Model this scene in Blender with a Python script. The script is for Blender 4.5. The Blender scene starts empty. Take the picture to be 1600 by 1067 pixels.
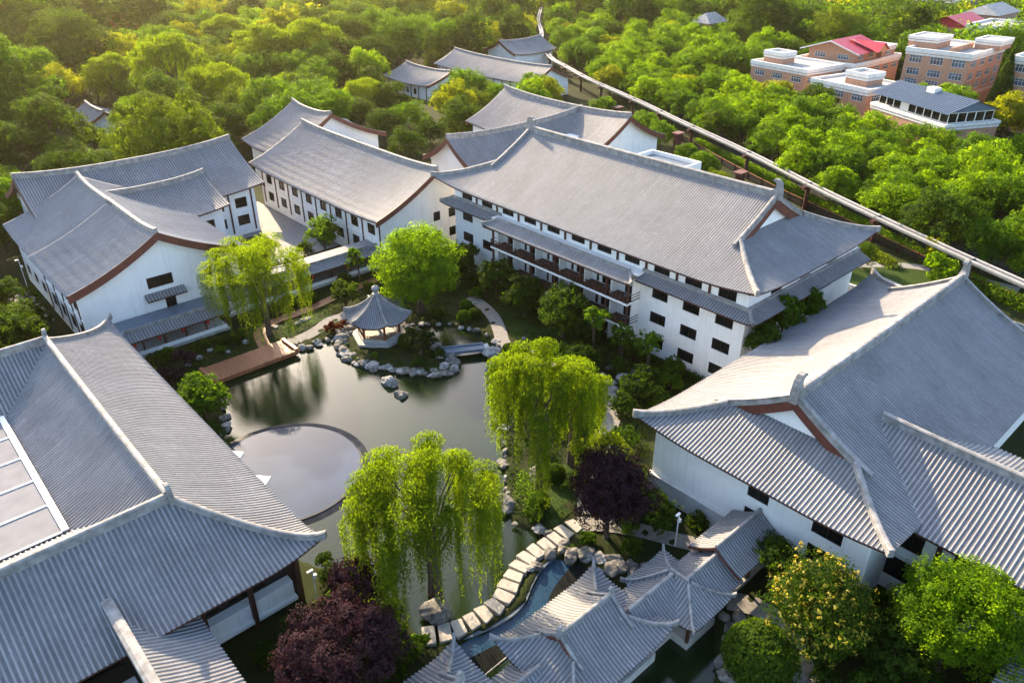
import bpy, math, random
import numpy as np
from mathutils import Vector, Matrix

# ------------------------------------------------------------------ camera, world, sun, exposure
SC = bpy.context.scene
COL = SC.collection
R = math.radians
HEAD, PITCH, CAMH = R(47.7), R(29.36), 54.0
cam_d = bpy.data.cameras.new('camera'); cam = bpy.data.objects.new('camera', cam_d); COL.objects.link(cam)
cam.location = (0, 0, CAMH); cam.rotation_euler = (R(90) - PITCH, 0, HEAD - R(90))
cam_d.sensor_width = 36; cam_d.lens = 27.0; cam_d.clip_end = 6000; cam_d.clip_start = 1
SC.camera = cam
SUN_AZ, SUN_EL = 74.0, 25.0            # azimuth counter-clockwise from +X, degrees
wd = bpy.data.worlds.new('World'); SC.world = wd; wd.use_nodes = True
wn = wd.node_tree.nodes; wl = wd.node_tree.links
sky = wn.new('ShaderNodeTexSky'); sky.sky_type = 'NISHITA'; sky.sun_disc = False
sky.sun_elevation = R(SUN_EL); sky.sun_rotation = R(90 - SUN_AZ)
sky.air_density = 1.0; sky.dust_density = 2.0; sky.ozone_density = 1.0
wn['Background'].inputs['Strength'].default_value = 0.125
wl.new(sky.outputs[0], wn['Background'].inputs['Color'])
sl = bpy.data.lights.new('sun', 'SUN'); sl.energy = 3.5; sl.angle = R(0.6); sl.color = (1.0, 0.77, 0.50)
so = bpy.data.objects.new('sun', sl); COL.objects.link(so)
sv = Vector((math.cos(R(SUN_EL)) * math.cos(R(SUN_AZ)), math.cos(R(SUN_EL)) * math.sin(R(SUN_AZ)), math.sin(R(SUN_EL))))
so.rotation_euler = sv.to_track_quat('Z', 'Y').to_euler(); so.location = (0, 0, 120)
SC.view_settings.view_transform = 'Standard'; SC.view_settings.look = 'None'
SC.view_settings.exposure = 2.17; SC.view_settings.gamma = 1.0; SC.view_settings.use_curve_mapping = False
SC.cycles.max_bounces = 8; SC.cycles.transparent_max_bounces = 8; SC.cycles.diffuse_bounces = 3
SC.cycles.volume_bounces = 0; SC.cycles.volume_step_rate = 8
SC.cycles.use_denoising = True
HAZE = 0.00006
random.seed(5); rng = np.random.default_rng(11)

# ------------------------------------------------------------------ materials
M = {}
def base(name):
    m = bpy.data.materials.new(name); m.use_nodes = True; M[name] = m
    nt = m.node_tree; b = nt.nodes['Principled BSDF']
    return m, nt, b
def N(nt, kind, **kw):
    n = nt.nodes.new(kind)
    for k, v in kw.items(): setattr(n, k, v)
    return n
def math_(nt, op, a, b=None, c=None):
    n = N(nt, 'ShaderNodeMath', operation=op)
    for i, v in enumerate((a, b, c)):
        if v is None: continue
        if isinstance(v, (int, float)): n.inputs[i].default_value = v
        else: nt.links.new(v, n.inputs[i])
    return n.outputs[0]
def noise(nt, scale, detail=4, rough=.55, vec=None):
    n = N(nt, 'ShaderNodeTexNoise'); n.inputs['Scale'].default_value = scale
    n.inputs['Detail'].default_value = detail; n.inputs['Roughness'].default_value = rough
    if vec is None:
        g = N(nt, 'ShaderNodeNewGeometry'); vec = g.outputs['Position']
    nt.links.new(vec, n.inputs['Vector']); return n.outputs['Fac']
def ramp(nt, fac, stops):
    n = N(nt, 'ShaderNodeValToRGB'); e = n.color_ramp.elements
    while len(e) < len(stops): e.new(0.5)
    for i, (p, c) in enumerate(stops):
        e[i].position = p; e[i].color = (c[0], c[1], c[2], 1) if not isinstance(c, (int, float)) else (c, c, c, 1)
    nt.links.new(fac, n.inputs['Fac']); return n.outputs['Color']
def mix(nt, a, b, fac, mode='MIX'):
    n = N(nt, 'ShaderNodeMix', data_type='RGBA', blend_type=mode)
    for s, v in ((0, fac), (6, a), (7, b)):
        if isinstance(v, (int, float)): n.inputs[s].default_value = v
        elif isinstance(v, tuple): n.inputs[s].default_value = (*v, 1)
        else: nt.links.new(v, n.inputs[s])
    return n.outputs[2]
def bump(nt, b, h, strength=.4, dist=.05):
    n = N(nt, 'ShaderNodeBump'); n.inputs['Strength'].default_value = strength; n.inputs['Distance'].default_value = dist
    nt.links.new(h, n.inputs['Height']); nt.links.new(n.outputs[0], b.inputs['Normal'])
def simple(name, col, rough=.7, var=.25, scale=2.0, spec=.3, metal=0, bmp=0.0, streak=False):
    m, nt, b = base(name)
    f = noise(nt, scale, 6)
    lo = tuple(max(0, c * (1 - var)) for c in col); hi = tuple(min(1, c * (1 + var)) for c in col)
    c = ramp(nt, f, [(.3, lo), (.7, hi)])
    if streak:
        g = N(nt, 'ShaderNodeNewGeometry'); mp = N(nt, 'ShaderNodeMapping'); mp.inputs['Scale'].default_value = (2.2, 2.2, .16)
        nt.links.new(g.outputs['Position'], mp.inputs['Vector'])
        s = noise(nt, 1.0, 5, .6, mp.outputs[0])
        c = mix(nt, c, tuple(v * .72 for v in col), ramp(nt, s, [(.52, 0), (.8, .55)]))
    nt.links.new(c, b.inputs['Base Color'])
    b.inputs['Roughness'].default_value = rough; b.inputs['Metallic'].default_value = metal
    b.inputs['Specular IOR Level'].default_value = spec
    if bmp: bump(nt, b, noise(nt, scale * 6, 5), bmp, .03)
    return m
def tile_mat(name, col, joint, pan):
    m, nt, b = base(name)
    uv = N(nt, 'ShaderNodeUVMap'); sp = N(nt, 'ShaderNodeSeparateXYZ'); nt.links.new(uv.outputs[0], sp.inputs[0])
    ix = math_(nt, 'FLOOR', sp.outputs[0]); q = math_(nt, 'DIVIDE', sp.outputs[1], joint); cell = math_(nt, 'FLOOR', q)
    fr = math_(nt, 'FRACT', q)
    cb = N(nt, 'ShaderNodeCombineXYZ'); nt.links.new(ix, cb.inputs[0]); nt.links.new(cell, cb.inputs[1])
    w = N(nt, 'ShaderNodeTexWhiteNoise', noise_dimensions='2D'); nt.links.new(cb.outputs[0], w.inputs['Vector'])
    w1 = N(nt, 'ShaderNodeTexWhiteNoise', noise_dimensions='1D'); nt.links.new(ix, w1.inputs['W'])
    big = noise(nt, .22, 5, .6); fine = noise(nt, 5.0, 5, .65)
    v = math_(nt, 'MULTIPLY_ADD', w.outputs['Value'], .13, .90)
    v = math_(nt, 'MULTIPLY', v, math_(nt, 'MULTIPLY_ADD', big, .7, .65))
    v = math_(nt, 'MULTIPLY', v, math_(nt, 'MULTIPLY_ADD', w1.outputs['Value'], .10, .95))
    v = math_(nt, 'MULTIPLY', v, math_(nt, 'MULTIPLY_ADD', fine, .5, .75))
    mp = N(nt, 'ShaderNodeMapping'); mp.inputs['Scale'].default_value = (.55, .10, 1); nt.links.new(uv.outputs[0], mp.inputs['Vector'])
    st = noise(nt, 1.0, 4, .6, mp.outputs[0]); v = math_(nt, 'MULTIPLY', v, math_(nt, 'MULTIPLY_ADD', st, .55, .73))
    rare = math_(nt, 'GREATER_THAN', w.outputs['Value'], .965)
    v = math_(nt, 'MULTIPLY_ADD', rare, .10, v)
    c = mix(nt, tuple(col), (1, 1, 1), 0.0)
    vc = N(nt, 'ShaderNodeCombineColor')
    for i in range(3): nt.links.new(math_(nt, 'MULTIPLY', v, float(col[i])), vc.inputs[i])
    nt.links.new(vc.outputs[0], b.inputs['Base Color'])
    b.inputs['Roughness'].default_value = .55; b.inputs['Specular IOR Level'].default_value = .35
    # overlapping tile lips: saw profile down the slope
    h = math_(nt, 'MULTIPLY_ADD', fine, .35, fr)
    bump(nt, b, h, .55 if pan else .35, .03)
    return m
tile_mat('tile_row', (.235, .235, .245), .5, False)
tile_mat('tile_pan', (.118, .120, .128), .36, True)
simple('ridge_grey', (.235, .23, .225), .75, .38, 1.3, bmp=.35, streak=False)
simple('white_wall', (.80, .795, .78), .75, .04, .6, bmp=.12, streak=True)
simple('grey_base', (.48, .49, .50), .8, .12, 1.5, bmp=.2)
simple('stone_plinth', (.38, .37, .35), .8, .2, 1.4, bmp=.3)
simple('red_board', (.115, .038, .026), .6, .25, 1.2, bmp=.1)
simple('brown_wood', (.062, .026, .019), .55, .3, 2.0)
simple('red_column', (.17, .034, .022), .5, .2, 2)
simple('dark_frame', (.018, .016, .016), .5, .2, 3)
simple('deck_wood', (.27, .10, .045), .5, .35, 3.0, bmp=.2)
simple('walk_wood', (.20, .085, .035), .6, .35, 3.0, bmp=.2)
simple('red_lantern', (.55, .02, .015), .5, .1, 3)
simple('rail_white', (.44, .43, .41), .6, .15, .8)
simple('rail_steel', (.10, .10, .11), .5, .2, 2, metal=.4)
simple('rust_red', (.065, .020, .015), .7, .3, 1.5)
simple('rock', (.15, .143, .13), .9, .6, 1.6, bmp=.9)
simple('pale_rock', (.25, .245, .235), .9, .5, 1.6, bmp=.8)
simple('slab_stone', (.36, .335, .295), .8, .18, 2.2, bmp=.4)
simple('kerb_stone', (.50, .49, .47), .75, .15, 2)
simple('bark', (.075, .055, .04), .9, .4, 5, bmp=.8)
simple('asphalt', (.035, .036, .04), .95, .25, 3, spec=.05, bmp=.3)
simple('paving', (.21, .20, .185), .85, .22, 2.2, bmp=.3)
simple('pale_paving', (.22, .22, .225), .8, .12, 1.5, bmp=.2)
simple('brick_red', (.40, .22, .145), .85, .25, 2.5, bmp=.3)
simple('trim_white', (.66, .645, .62), .8, .14, 1.0, bmp=.2, streak=True)
simple('flat_roof', (.33, .32, .31), .85, .25, .9, bmp=.3)
simple('crimson_roof', (.40, .028, .055), .5, .15, 1.5)
simple('blue_roof', (.10, .14, .20), .4, .2, 1.5)
simple('lamp_white', (.75, .76, .77), .4, .06, 3)
simple('car_paint', (.55, .57, .60), .25, .04, 3, spec=.6)
simple('rubber', (.02, .02, .02), .8, .2, 3)
simple('pebble_bed', (.20, .195, .19), .9, .4, 9, bmp=.9)
simple('dark_gravel', (.018, .020, .018), .95, .5, 14, spec=.02, bmp=.9)
simple('canopy_white', (.72, .72, .72), .6, .05, 1)
simple('mesh_panel', (.20, .205, .22), .85, .10, .8, spec=.05)
simple('blue_slate', (.11, .145, .19), .4, .2, 2)
def glass(name, col, rough=.06, spec=.5):
    m, nt, b = base(name)
    f = noise(nt, .35, 2)
    nt.links.new(ramp(nt, f, [(.3, tuple(c * .5 for c in col)), (.7, tuple(c * 1.6 for c in col))]), b.inputs['Base Color'])
    b.inputs['Roughness'].default_value = rough; b.inputs['Specular IOR Level'].default_value = spec
glass('window_glass', (.010, .011, .011), .12, .25)
glass('blue_glass', (.06, .085, .12), .1, .5)
def water_mat(name, col, bs, ior=1.5, rough=.02, bstr=.06):
    m, nt, b = base(name)
    f = noise(nt, .12, 3)
    nt.links.new(ramp(nt, f, [(.35, tuple(c * .75 for c in col)), (.65, tuple(c * 1.25 for c in col))]), b.inputs['Base Color'])
    b.inputs['Roughness'].default_value = rough; b.inputs['IOR'].default_value = ior
    g = N(nt, 'ShaderNodeNewGeometry'); mp = N(nt, 'ShaderNodeMapping'); mp.inputs['Scale'].default_value = (1.0, 1.6, 1)
    mp.inputs['Rotation'].default_value = (0, 0, .6)
    nt.links.new(g.outputs['Position'], mp.inputs['Vector'])
    h = noise(nt, bs, 3, .5, mp.outputs[0]); bump(nt, b, h, bstr, .1)
water_mat('pond_water', (.010, .019, .006), 4.0, 1.38, .02, .08)
water_mat('pool_water', (.026, .042, .075), 1.2, 1.38, .015, .025)
water_mat('canal_water', (.02, .055, .10), 5.0, 1.5, .05, .5)
def leaf_mat(name, dark, mid, light, trans=.5, tint=(1.2, 1.15, .2)):
    m, nt, b = base(name)
    at = N(nt, 'ShaderNodeAttribute', attribute_name='rnd'); oi = N(nt, 'ShaderNodeObjectInfo')
    f = math_(nt, 'MULTIPLY_ADD', oi.outputs['Random'], .34, math_(nt, 'MULTIPLY', at.outputs['Fac'], .66))
    c = ramp(nt, f, [(.05, dark), (.45, mid), (.95, light)])
    nt.links.new(c, b.inputs['Base Color']); b.inputs['Roughness'].default_value = .8; b.inputs['Specular IOR Level'].default_value = .06
    tr = N(nt, 'ShaderNodeBsdfTranslucent'); tc = mix(nt, c, tint, 1.0, 'MULTIPLY')
    tc2 = mix(nt, tc, (2.5, 2.5, 2.5), 1.0, 'MULTIPLY'); nt.links.new(tc2, tr.inputs['Color'])
    ms = N(nt, 'ShaderNodeMixShader'); ms.inputs[0].default_value = trans
    nt.links.new(b.outputs[0], ms.inputs[1]); nt.links.new(tr.outputs[0], ms.inputs[2])
    nt.links.new(ms.outputs[0], nt.nodes['Material Output'].inputs['Surface'])
leaf_mat('leaf_green', (0.0226, 0.0509, 0.0044), (0.0484, 0.1018, 0.0077), (0.0999, 0.1726, 0.011), .48)
leaf_mat('leaf_dark', (0.0145, 0.0326, 0.0044), (0.029, 0.0594, 0.0066), (0.058, 0.0991, 0.0088), .40)
leaf_mat('leaf_willow', (0.0439, 0.0746, 0.0047), (0.0795, 0.1252, 0.0075), (0.1316, 0.1804, 0.0112), .52)
leaf_mat('leaf_yellow', (0.0742, 0.0991, 0.0055), (0.1257, 0.1529, 0.0077), (0.2015, 0.2123, 0.011), .5)
leaf_mat('leaf_olive', (0.0355, 0.0594, 0.0055), (0.0677, 0.1047, 0.0077), (0.1096, 0.1472, 0.011), .42)
leaf_mat('leaf_purple', (.013, .007, .010), (.025, .012, .017), (.044, .022, .025), .2, (1.1, .8, .75))
leaf_mat('leaf_red', (0.0341, 0.0099, 0.0056), (0.0681, 0.0186, 0.0083), (0.0991, 0.0341, 0.0102), .35, (1.3, .8, .5))
leaf_mat('leaf_bright', (0.0419, 0.0877, 0.0044), (0.0806, 0.1472, 0.0066), (0.1386, 0.2123, 0.0099), .55)
leaf_mat('leaf_pine', (0.0096, 0.0227, 0.0051), (0.0194, 0.0364, 0.0072), (0.0322, 0.0528, 0.0091), .22)
leaf_mat('leaf_flower', (.24, .18, .012), (.32, .26, .025), (.46, .40, .12), .3, (1, 1, .8))
leaf_mat('leaf_cover', (0.0117, 0.0268, 0.0044), (0.0234, 0.0488, 0.0055), (0.0494, 0.0805, 0.0088), .3)
def ground_mat():
    m, nt, b = base('ground_soil')
    a = noise(nt, .08, 4); f = noise(nt, 3.0, 6, .7); g = noise(nt, 14, 4, .7)
    c = ramp(nt, a, [(.38, (.018, .028, .007)), (.6, (.028, .038, .010))])
    c = mix(nt, c, (.030, .024, .016), ramp(nt, f, [(.50, 0), (.66, .8)]))
    c = mix(nt, c, (.02, .03, .008), ramp(nt, g, [(.4, .5), (.62, 0)]))
    nt.links.new(c, b.inputs['Base Color']); b.inputs['Roughness'].default_value = .95; b.inputs['Specular IOR Level'].default_value = .1
    bump(nt, b, g, .8, .12)
ground_mat()
simple('lawn_grass', (.028, .052, .009), .95, .4, 4.0, spec=.1, bmp=.9)

# ------------------------------------------------------------------ mesh helpers
class MB:
    def __init__(s): s.v = []; s.f = []; s.uv = []
    def quad(s, a, b, c, d, uv=None):
        i = len(s.v); s.v += [a, b, c, d]; s.f.append((i, i + 1, i + 2, i + 3)); s.uv.append(uv or [(0, 0)] * 4)
    def poly(s, pts):
        i = len(s.v); s.v += list(pts); s.f.append(tuple(range(i, i + len(pts)))); s.uv.append([(0, 0)] * len(pts))
    def box(s, x0, y0, z0, x1, y1, z1):
        i = len(s.v)
        s.v += [(x0, y0, z0), (x1, y0, z0), (x1, y1, z0), (x0, y1, z0), (x0, y0, z1), (x1, y0, z1), (x1, y1, z1), (x0, y1, z1)]
        for q in ((0, 3, 2, 1), (4, 5, 6, 7), (0, 1, 5, 4), (1, 2, 6, 5), (2, 3, 7, 6), (3, 0, 4, 7)):
            s.f.append(tuple(i + k for k in q)); s.uv.append([(0, 0)] * 4)
        return s
    def obox(s, c, ax, hl, hw, z0, z1):
        """box centred at c (2D), long axis ax (unit 2D)"""
        px, py = -ax[1], ax[0]; i = len(s.v)
        for z in (z0, z1):
            for a, w in ((-1, -1), (1, -1), (1, 1), (-1, 1)):
                s.v.append((c[0] + ax[0] * hl * a + px * hw * w, c[1] + ax[1] * hl * a + py * hw * w, z))
        for q in ((0, 3, 2, 1), (4, 5, 6, 7), (0, 1, 5, 4), (1, 2, 6, 5), (2, 3, 7, 6), (3, 0, 4, 7)):
            s.f.append(tuple(i + k for k in q)); s.uv.append([(0, 0)] * 4)
        return s
    def prism(s, pts, z0, z1):
        n = len(pts); i = len(s.v)
        s.v += [(p[0], p[1], z0) for p in pts] + [(p[0], p[1], z1) for p in pts]
        s.f.append(tuple(i + n + k for k in range(n))); s.uv.append([(0, 0)] * n)
        s.f.append(tuple(i + n - 1 - k for k in range(n))); s.uv.append([(0, 0)] * n)
        for k in range(n):
            j = (k + 1) % n; s.f.append((i + k, i + j, i + n + j, i + n + k)); s.uv.append([(0, 0)] * 4)
        return s
    def tube(s, path, rads, n=7):
        i0 = len(s.v); path = [Vector(p) for p in path]; m = len(path)
        for k in range(m):
            t = (path[min(k + 1, m - 1)] - path[max(k - 1, 0)]).normalized()
            a = t.cross(Vector((.31, .17, 1 if abs(t.z) < .9 else 0))).normalized(); b_ = t.cross(a)
            r = rads[k] if isinstance(rads, (list, tuple)) else rads
            for j in range(n):
                an = 2 * math.pi * j / n; q = path[k] + (a * math.cos(an) + b_ * math.sin(an)) * r; s.v.append(tuple(q))
        for k in range(m - 1):
            for j in range(n):
                j2 = (j + 1) % n
                s.f.append((i0 + k * n + j, i0 + k * n + j2, i0 + (k + 1) * n + j2, i0 + (k + 1) * n + j)); s.uv.append([(0, 0)] * 4)
        s.f.append(tuple(i0 + j for j in range(n))); s.uv.append([(0, 0)] * n)
        s.f.append(tuple(i0 + (m - 1) * n + n - 1 - j for j in range(n))); s.uv.append([(0, 0)] * n)
        return s
    def sweep(s, path, prof, closed=True, flip=False):
        """prof: list of (lateral, up); lateral is horizontal, perpendicular to the path"""
        i0 = len(s.v); path = [Vector(p) for p in path]; m = len(path); n = len(prof)
        for k in range(m):
            t = path[min(k + 1, m - 1)] - path[max(k - 1, 0)]; l = Vector((-t.y, t.x, 0))
            l = l.normalized() if l.length > 1e-6 else Vector((1, 0, 0))
            for a, h in prof: s.v.append(tuple(path[k] + l * a + Vector((0, 0, h))))
        lim = n if closed else n - 1
        for k in range(m - 1):
            for j in range(lim):
                j2 = (j + 1) % n
                s.f.append((i0 + k * n + j, i0 + k * n + j2, i0 + (k + 1) * n + j2, i0 + (k + 1) * n + j)); s.uv.append([(0, 0)] * 4)
        if closed:
            s.f.append(tuple(i0 + j for j in range(n))); s.uv.append([(0, 0)] * n)
            s.f.append(tuple(i0 + (m - 1) * n + n - 1 - j for j in range(n))); s.uv.append([(0, 0)] * n)
        return s
    def mesh(s, name, mat, smooth=False, uv=False):
        me = bpy.data.meshes.new(name); me.from_pydata(s.v, [], s.f); me.materials.append(M[mat])
        if uv:
            l = me.uv_layers.new(name='UVMap'); l.data.foreach_set('uv', np.array([c for f in s.uv for p in f for c in p], dtype=np.float32))
        if smooth: me.polygons.foreach_set('use_smooth', [True] * len(me.polygons))
        me.update(); return me
def link(name, me, parent=None, loc=(0, 0, 0), rz=0, kind=None):
    o = bpy.data.objects.new(name, me); COL.objects.link(o); o.location = loc; o.rotation_euler = (0, 0, rz)
    if parent is not None: o.parent = parent
    if kind: o['kind'] = kind
    return o
def tag(o, label, cat, group=None):
    o['label'] = label; o['category'] = cat
    if group: o['group'] = group
    return o
def thing(name, label, cat, loc=(0, 0, 0), rz=0, group=None):
    return tag(link(name, None, None, loc, rz), label, cat, group)
def part(parent, name, mb, mat, kind=None, smooth=False, uv=False):
    return link(name, mb.mesh(name, mat, smooth, uv), parent, kind=kind)

# ------------------------------------------------------------------ curved tiled roofs
SEED = [0]
def prof(s, a=.58): return a * s + (1 - a) * s * s
def slope(root, O, e, n, t0, t1, dlim, zf, pitch=.5, mode='stuff', breaks=(), nd=9, r=None, fascia=True):
    SEED[0] += 977
    sd = SEED[0]; e = Vector((*e, 0)); n = Vector((*n, 0)); O = Vector((*O, 0)); up = Vector((0, 0, 1))
    P = lambda t, d, dz=0: tuple(O + e * t + n * d + up * (zf(d, t) + dz))
    sgn = 1 if e.cross(n).z > 0 else -1
    sf = MB(); fb = MB()
    cuts = sorted([t0, t1] + [b for b in breaks if t0 < b < t1])
    for a, b in zip(cuts[:-1], cuts[1:]):
        k = max(1, int(round((b - a) / (pitch * 2)))); ts = [a + (b - a) * i / k for i in range(k + 1)]
        cols = []
        for i, t in enumerate(ts):
            te = min(max(t, a + 1e-4), b - 1e-4); d0, d1 = dlim(te)
            d1 = max(d1, d0 + 1e-3); cols.append((t, [d0 + (d1 - d0) * j / nd for j in range(nd + 1)]))
        for (ta, da), (tb, db) in zip(cols[:-1], cols[1:]):
            for j in range(nd):
                p = [P(ta, da[j]), P(tb, db[j]), P(tb, db[j + 1]), P(ta, da[j + 1])]
                q = [(ta / pitch + sd, da[j]), (tb / pitch + sd, db[j]), (tb / pitch + sd, db[j + 1]), (ta / pitch + sd, da[j + 1])]
                if sgn < 0: p.reverse(); q.reverse()
                sf.quad(*p, uv=q)
            if fascia:
                d0a, d0b = da[0], db[0]
                fb.quad(P(ta, d0a + .03, -.02), P(tb, d0b + .03, -.02), P(tb, d0b + .03, -.26), P(ta, d0a + .03, -.26))
                ea, eb = min(da[-1], d0a + 2.2), min(db[-1], d0b + 2.2)
                fb.quad(P(ta, d0a + .03, -.26), P(tb, d0b + .03, -.26), P(tb, eb, -.3), P(ta, ea, -.3))
    so_ = part(root, 'roof_slope', sf, 'tile_pan', uv=True)
    if fascia: part(root, 'eave_board', fb, 'brown_wood')
    r = r or pitch * .24; k = int((t1 - t0) / pitch); off = ((t1 - t0) - k * pitch) / 2
    allm = MB()
    pr = ((-1, -.15), (-.74, .52), (0, .84), (.74, .52), (1, -.15))
    for i in range(k):
        t = t0 + off + (i + .5) * pitch; d0, d1 = dlim(t)
        if d1 - d0 < .35: continue
        mb = MB() if mode == 'obj' else allm
        base_i = len(mb.v); ns = max(2, int(round(nd * (d1 - d0) / 6)) + 2)
        for j in range(ns + 1):
            d = d0 + (d1 - d0) * j / ns - (.06 if j == 0 else 0)
            c = O + e * t + n * d + up * zf(max(d, d0), t)
            for a, h in pr: mb.v.append(tuple(c + e * (a * r) + up * (h * r)))
        for j in range(ns):
            for m_ in range(4):
                i0 = base_i + j * 5 + m_; f = (i0, i0 + 1, i0 + 6, i0 + 5)
                da_, db_ = d0 + (d1 - d0) * j / ns, d0 + (d1 - d0) * (j + 1) / ns
                q = [(sd + 300 + i + .5, da_), (sd + 300 + i + .5, da_), (sd + 300 + i + .5, db_), (sd + 300 + i + .5, db_)]
                if sgn > 0: f = f[::-1]; q = q[::-1]
                mb.f.append(f); mb.uv.append(q)
        mb.f.append(tuple(base_i + m_ for m_ in range(5))); mb.uv.append([(sd + 300 + i + .5, 0.)] * 5)
        if mode == 'obj': link('tile_row', mb.mesh('tile_row', 'tile_row', False, True), so_)
    if mode != 'obj' and allm.v: link('tile_rows', allm.mesh('tile_rows', 'tile_row', False, True), so_, kind='stuff')
    return so_
RP = lambda w, h: [(-w, -.25), (-w, h * .30), (-w * .78, h * .34), (-w * .78, h * .72), (-w * 1.06, h * .76), (-w * 1.06, h * .88), (-w * .45, h), (w * .45, h), (w * 1.06, h * .88), (w * 1.06, h * .76), (w * .78, h * .72), (w * .78, h * .34), (w, h * .30), (w, -.25)]
def ridge(root, path, w=.26, h=.75, name='ridge'):
    return part(root, name, MB().sweep(path, RP(w, h)), 'ridge_grey')
def ornament(root, pos, ax, s=1.0):
    """curled ridge-end finial: silhouette in the plane of the ridge, tail curling inward (ax points inward)"""
    sil = [(-.55, -.3), (-.6, .5), (-.52, 1.1), (-.42, 1.6), (-.1, 1.98), (.35, 2.05), (.62, 1.9), (.7, 1.72), (.45, 1.74), (.22, 1.6), (.16, 1.3), (.24, .95), (.5, .75), (.72, .68), (.72, -.3)]
    mb = MB(); w = .30 * s; px, py = -ax[1], ax[0]; n = len(sil)
    for side, ww in ((-1, w), (1, w)):
        for u, z in sil:
            th = ww * (1 - .28 * max(0, z) / 2.0)
            mb.v.append((pos[0] + ax[0] * u * s + px * th * side, pos[1] + ax[1] * u * s + py * th * side, pos[2] + z * s))
    mb.f.append(tuple(range(n))); mb.f.append(tuple(2 * n - 1 - k for k in range(n))); mb.uv += [[(0, 0)] * n] * 2
    for k in range(n):
        j = (k + 1) % n; mb.f.append((k, j, n + j, n + k)); mb.uv.append([(0, 0)] * 4)
    return part(root, 'ridge_ornament', mb, 'ridge_grey')
def hip_gable(root, L, W, ze, zr, Lg, up=.7, sag=.25, pitch=.5, modes=('stuff',) * 4, c0=(0, 0), rw=.26, rh=.75, orn=1.0, a=.58, rot=0, board=.75, gab=True, chui=1.2):
    """local u = x, v = y (or swapped if rot); modes order: -v, +v, -u, +u"""
    cc = .62 * W
    Rz = zr - ze
    def upf(u, v):
        p = max(0, 1 - (L - abs(u)) / cc); q = max(0, 1 - (W - abs(v)) / cc); return up * p * p * q * q + sag * (abs(u) / L) ** 3
    zm = lambda u, v: ze + Rz * prof(min(1, max(0, (W - abs(v)) / W)), a) + upf(u, v)
    zn = lambda u, v: ze + Rz * prof(min(1, max(0, (L - abs(u)) / W)), a) + upf(u, v)
    X = (lambda u, v: (c0[0] + u, c0[1] + v)) if not rot else (lambda u, v: (c0[0] - v, c0[1] + u))
    D = (lambda u, v: (u, v)) if not rot else (lambda u, v: (-v, u))
    P3 = lambda u, v, z: (*X(u, v), z)
    g = L - Lg
    for side, md in ((-1, modes[0]), (1, modes[1])):
        slope(root, X(-L, side * W), D(1, 0), D(0, -side), 0, 2 * L,
              lambda t: (0, W if g < t < 2 * L - g else min(W, t, 2 * L - t)),
              lambda d, t, s_=side: zm(t - L, s_ * (W - d)), pitch, md, (g, 2 * L - g))
    for side, md in ((-1, modes[2]), (1, modes[3])):
        ge = g + (.7 if gab else 0)
        slope(root, X(side * L, -W), D(0, 1), D(-side, 0), 0, 2 * W,
              lambda t: (0, max(.02, min(ge, t, 2 * W - t))),
              lambda d, t, s_=side: zn(s_ * (L - d), t - W), pitch, md, (ge, 2 * W - ge), nd=6)
        if gab:
            vg = W - g
            # gable wall and curved barge boards
            vs = [-vg + 2 * vg * i / 16 for i in range(17)]
            gw = MB(); uu = side * (Lg - .55)
            pts = [P3(uu, v, zm(uu, v) - .1) for v in vs]
            for i in range(16): gw.quad(pts[i], pts[i + 1], P3(uu, vs[i + 1], zn(uu, W - g - .02) - .2), P3(uu, vs[i], zn(uu, W - g - .02) - .2))
            part(root, 'gable_wall', gw, 'white_wall')
            bb = MB(); ua, ub = side * (Lg - .14), side * (Lg + .02)
            for i in range(16):
                va, vb = vs[i], vs[i + 1]; za, zb = zm(ua, va) - .03, zm(ua, vb) - .03
                A = [P3(ub, va, za), P3(ub, vb, zb), P3(ub, vb, zb - board), P3(ub, va, za - board)]; B = [P3(ua, va, za), P3(ua, vb, zb), P3(ua, vb, zb - board), P3(ua, va, za - board)]
                bb.quad(*A); bb.quad(*B[::-1]); bb.quad(A[3], A[2], B[2], B[3])
            part(root, 'barge_board', bb, 'red_board')
            for s2 in (-1, 1):
                path = []
                for i in range(13):
                    v = (vg + chui) * i / 12; path.append(P3(side * (Lg - .12), s2 * v, zm(side * Lg, s2 * v)))
                ridge(root, path, rw * .8, rh * .62, 'gable_ridge')
        for s2 in (-1, 1):
            path = []
            for i in range(13):
                d = g * i / 12 - .15; path.append(P3(side * (L - d), s2 * (W - d), zm(side * (L - d), s2 * (W - d))))
            path.reverse(); ridge(root, path, rw * .8, rh * .62, 'hip_ridge')
    ul = Lg if gab else Lg
    ridge(root, [P3(-ul + 2 * ul * i / 20, 0, zm(-ul + 2 * ul * i / 20, 0) - .08) for i in range(21)], rw, rh)
    if orn:
        for side in (-1, 1): ornament(root, P3(side * (Lg - .1), 0, zm(Lg, 0)), D(-side, 0), orn)
    return zm
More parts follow.
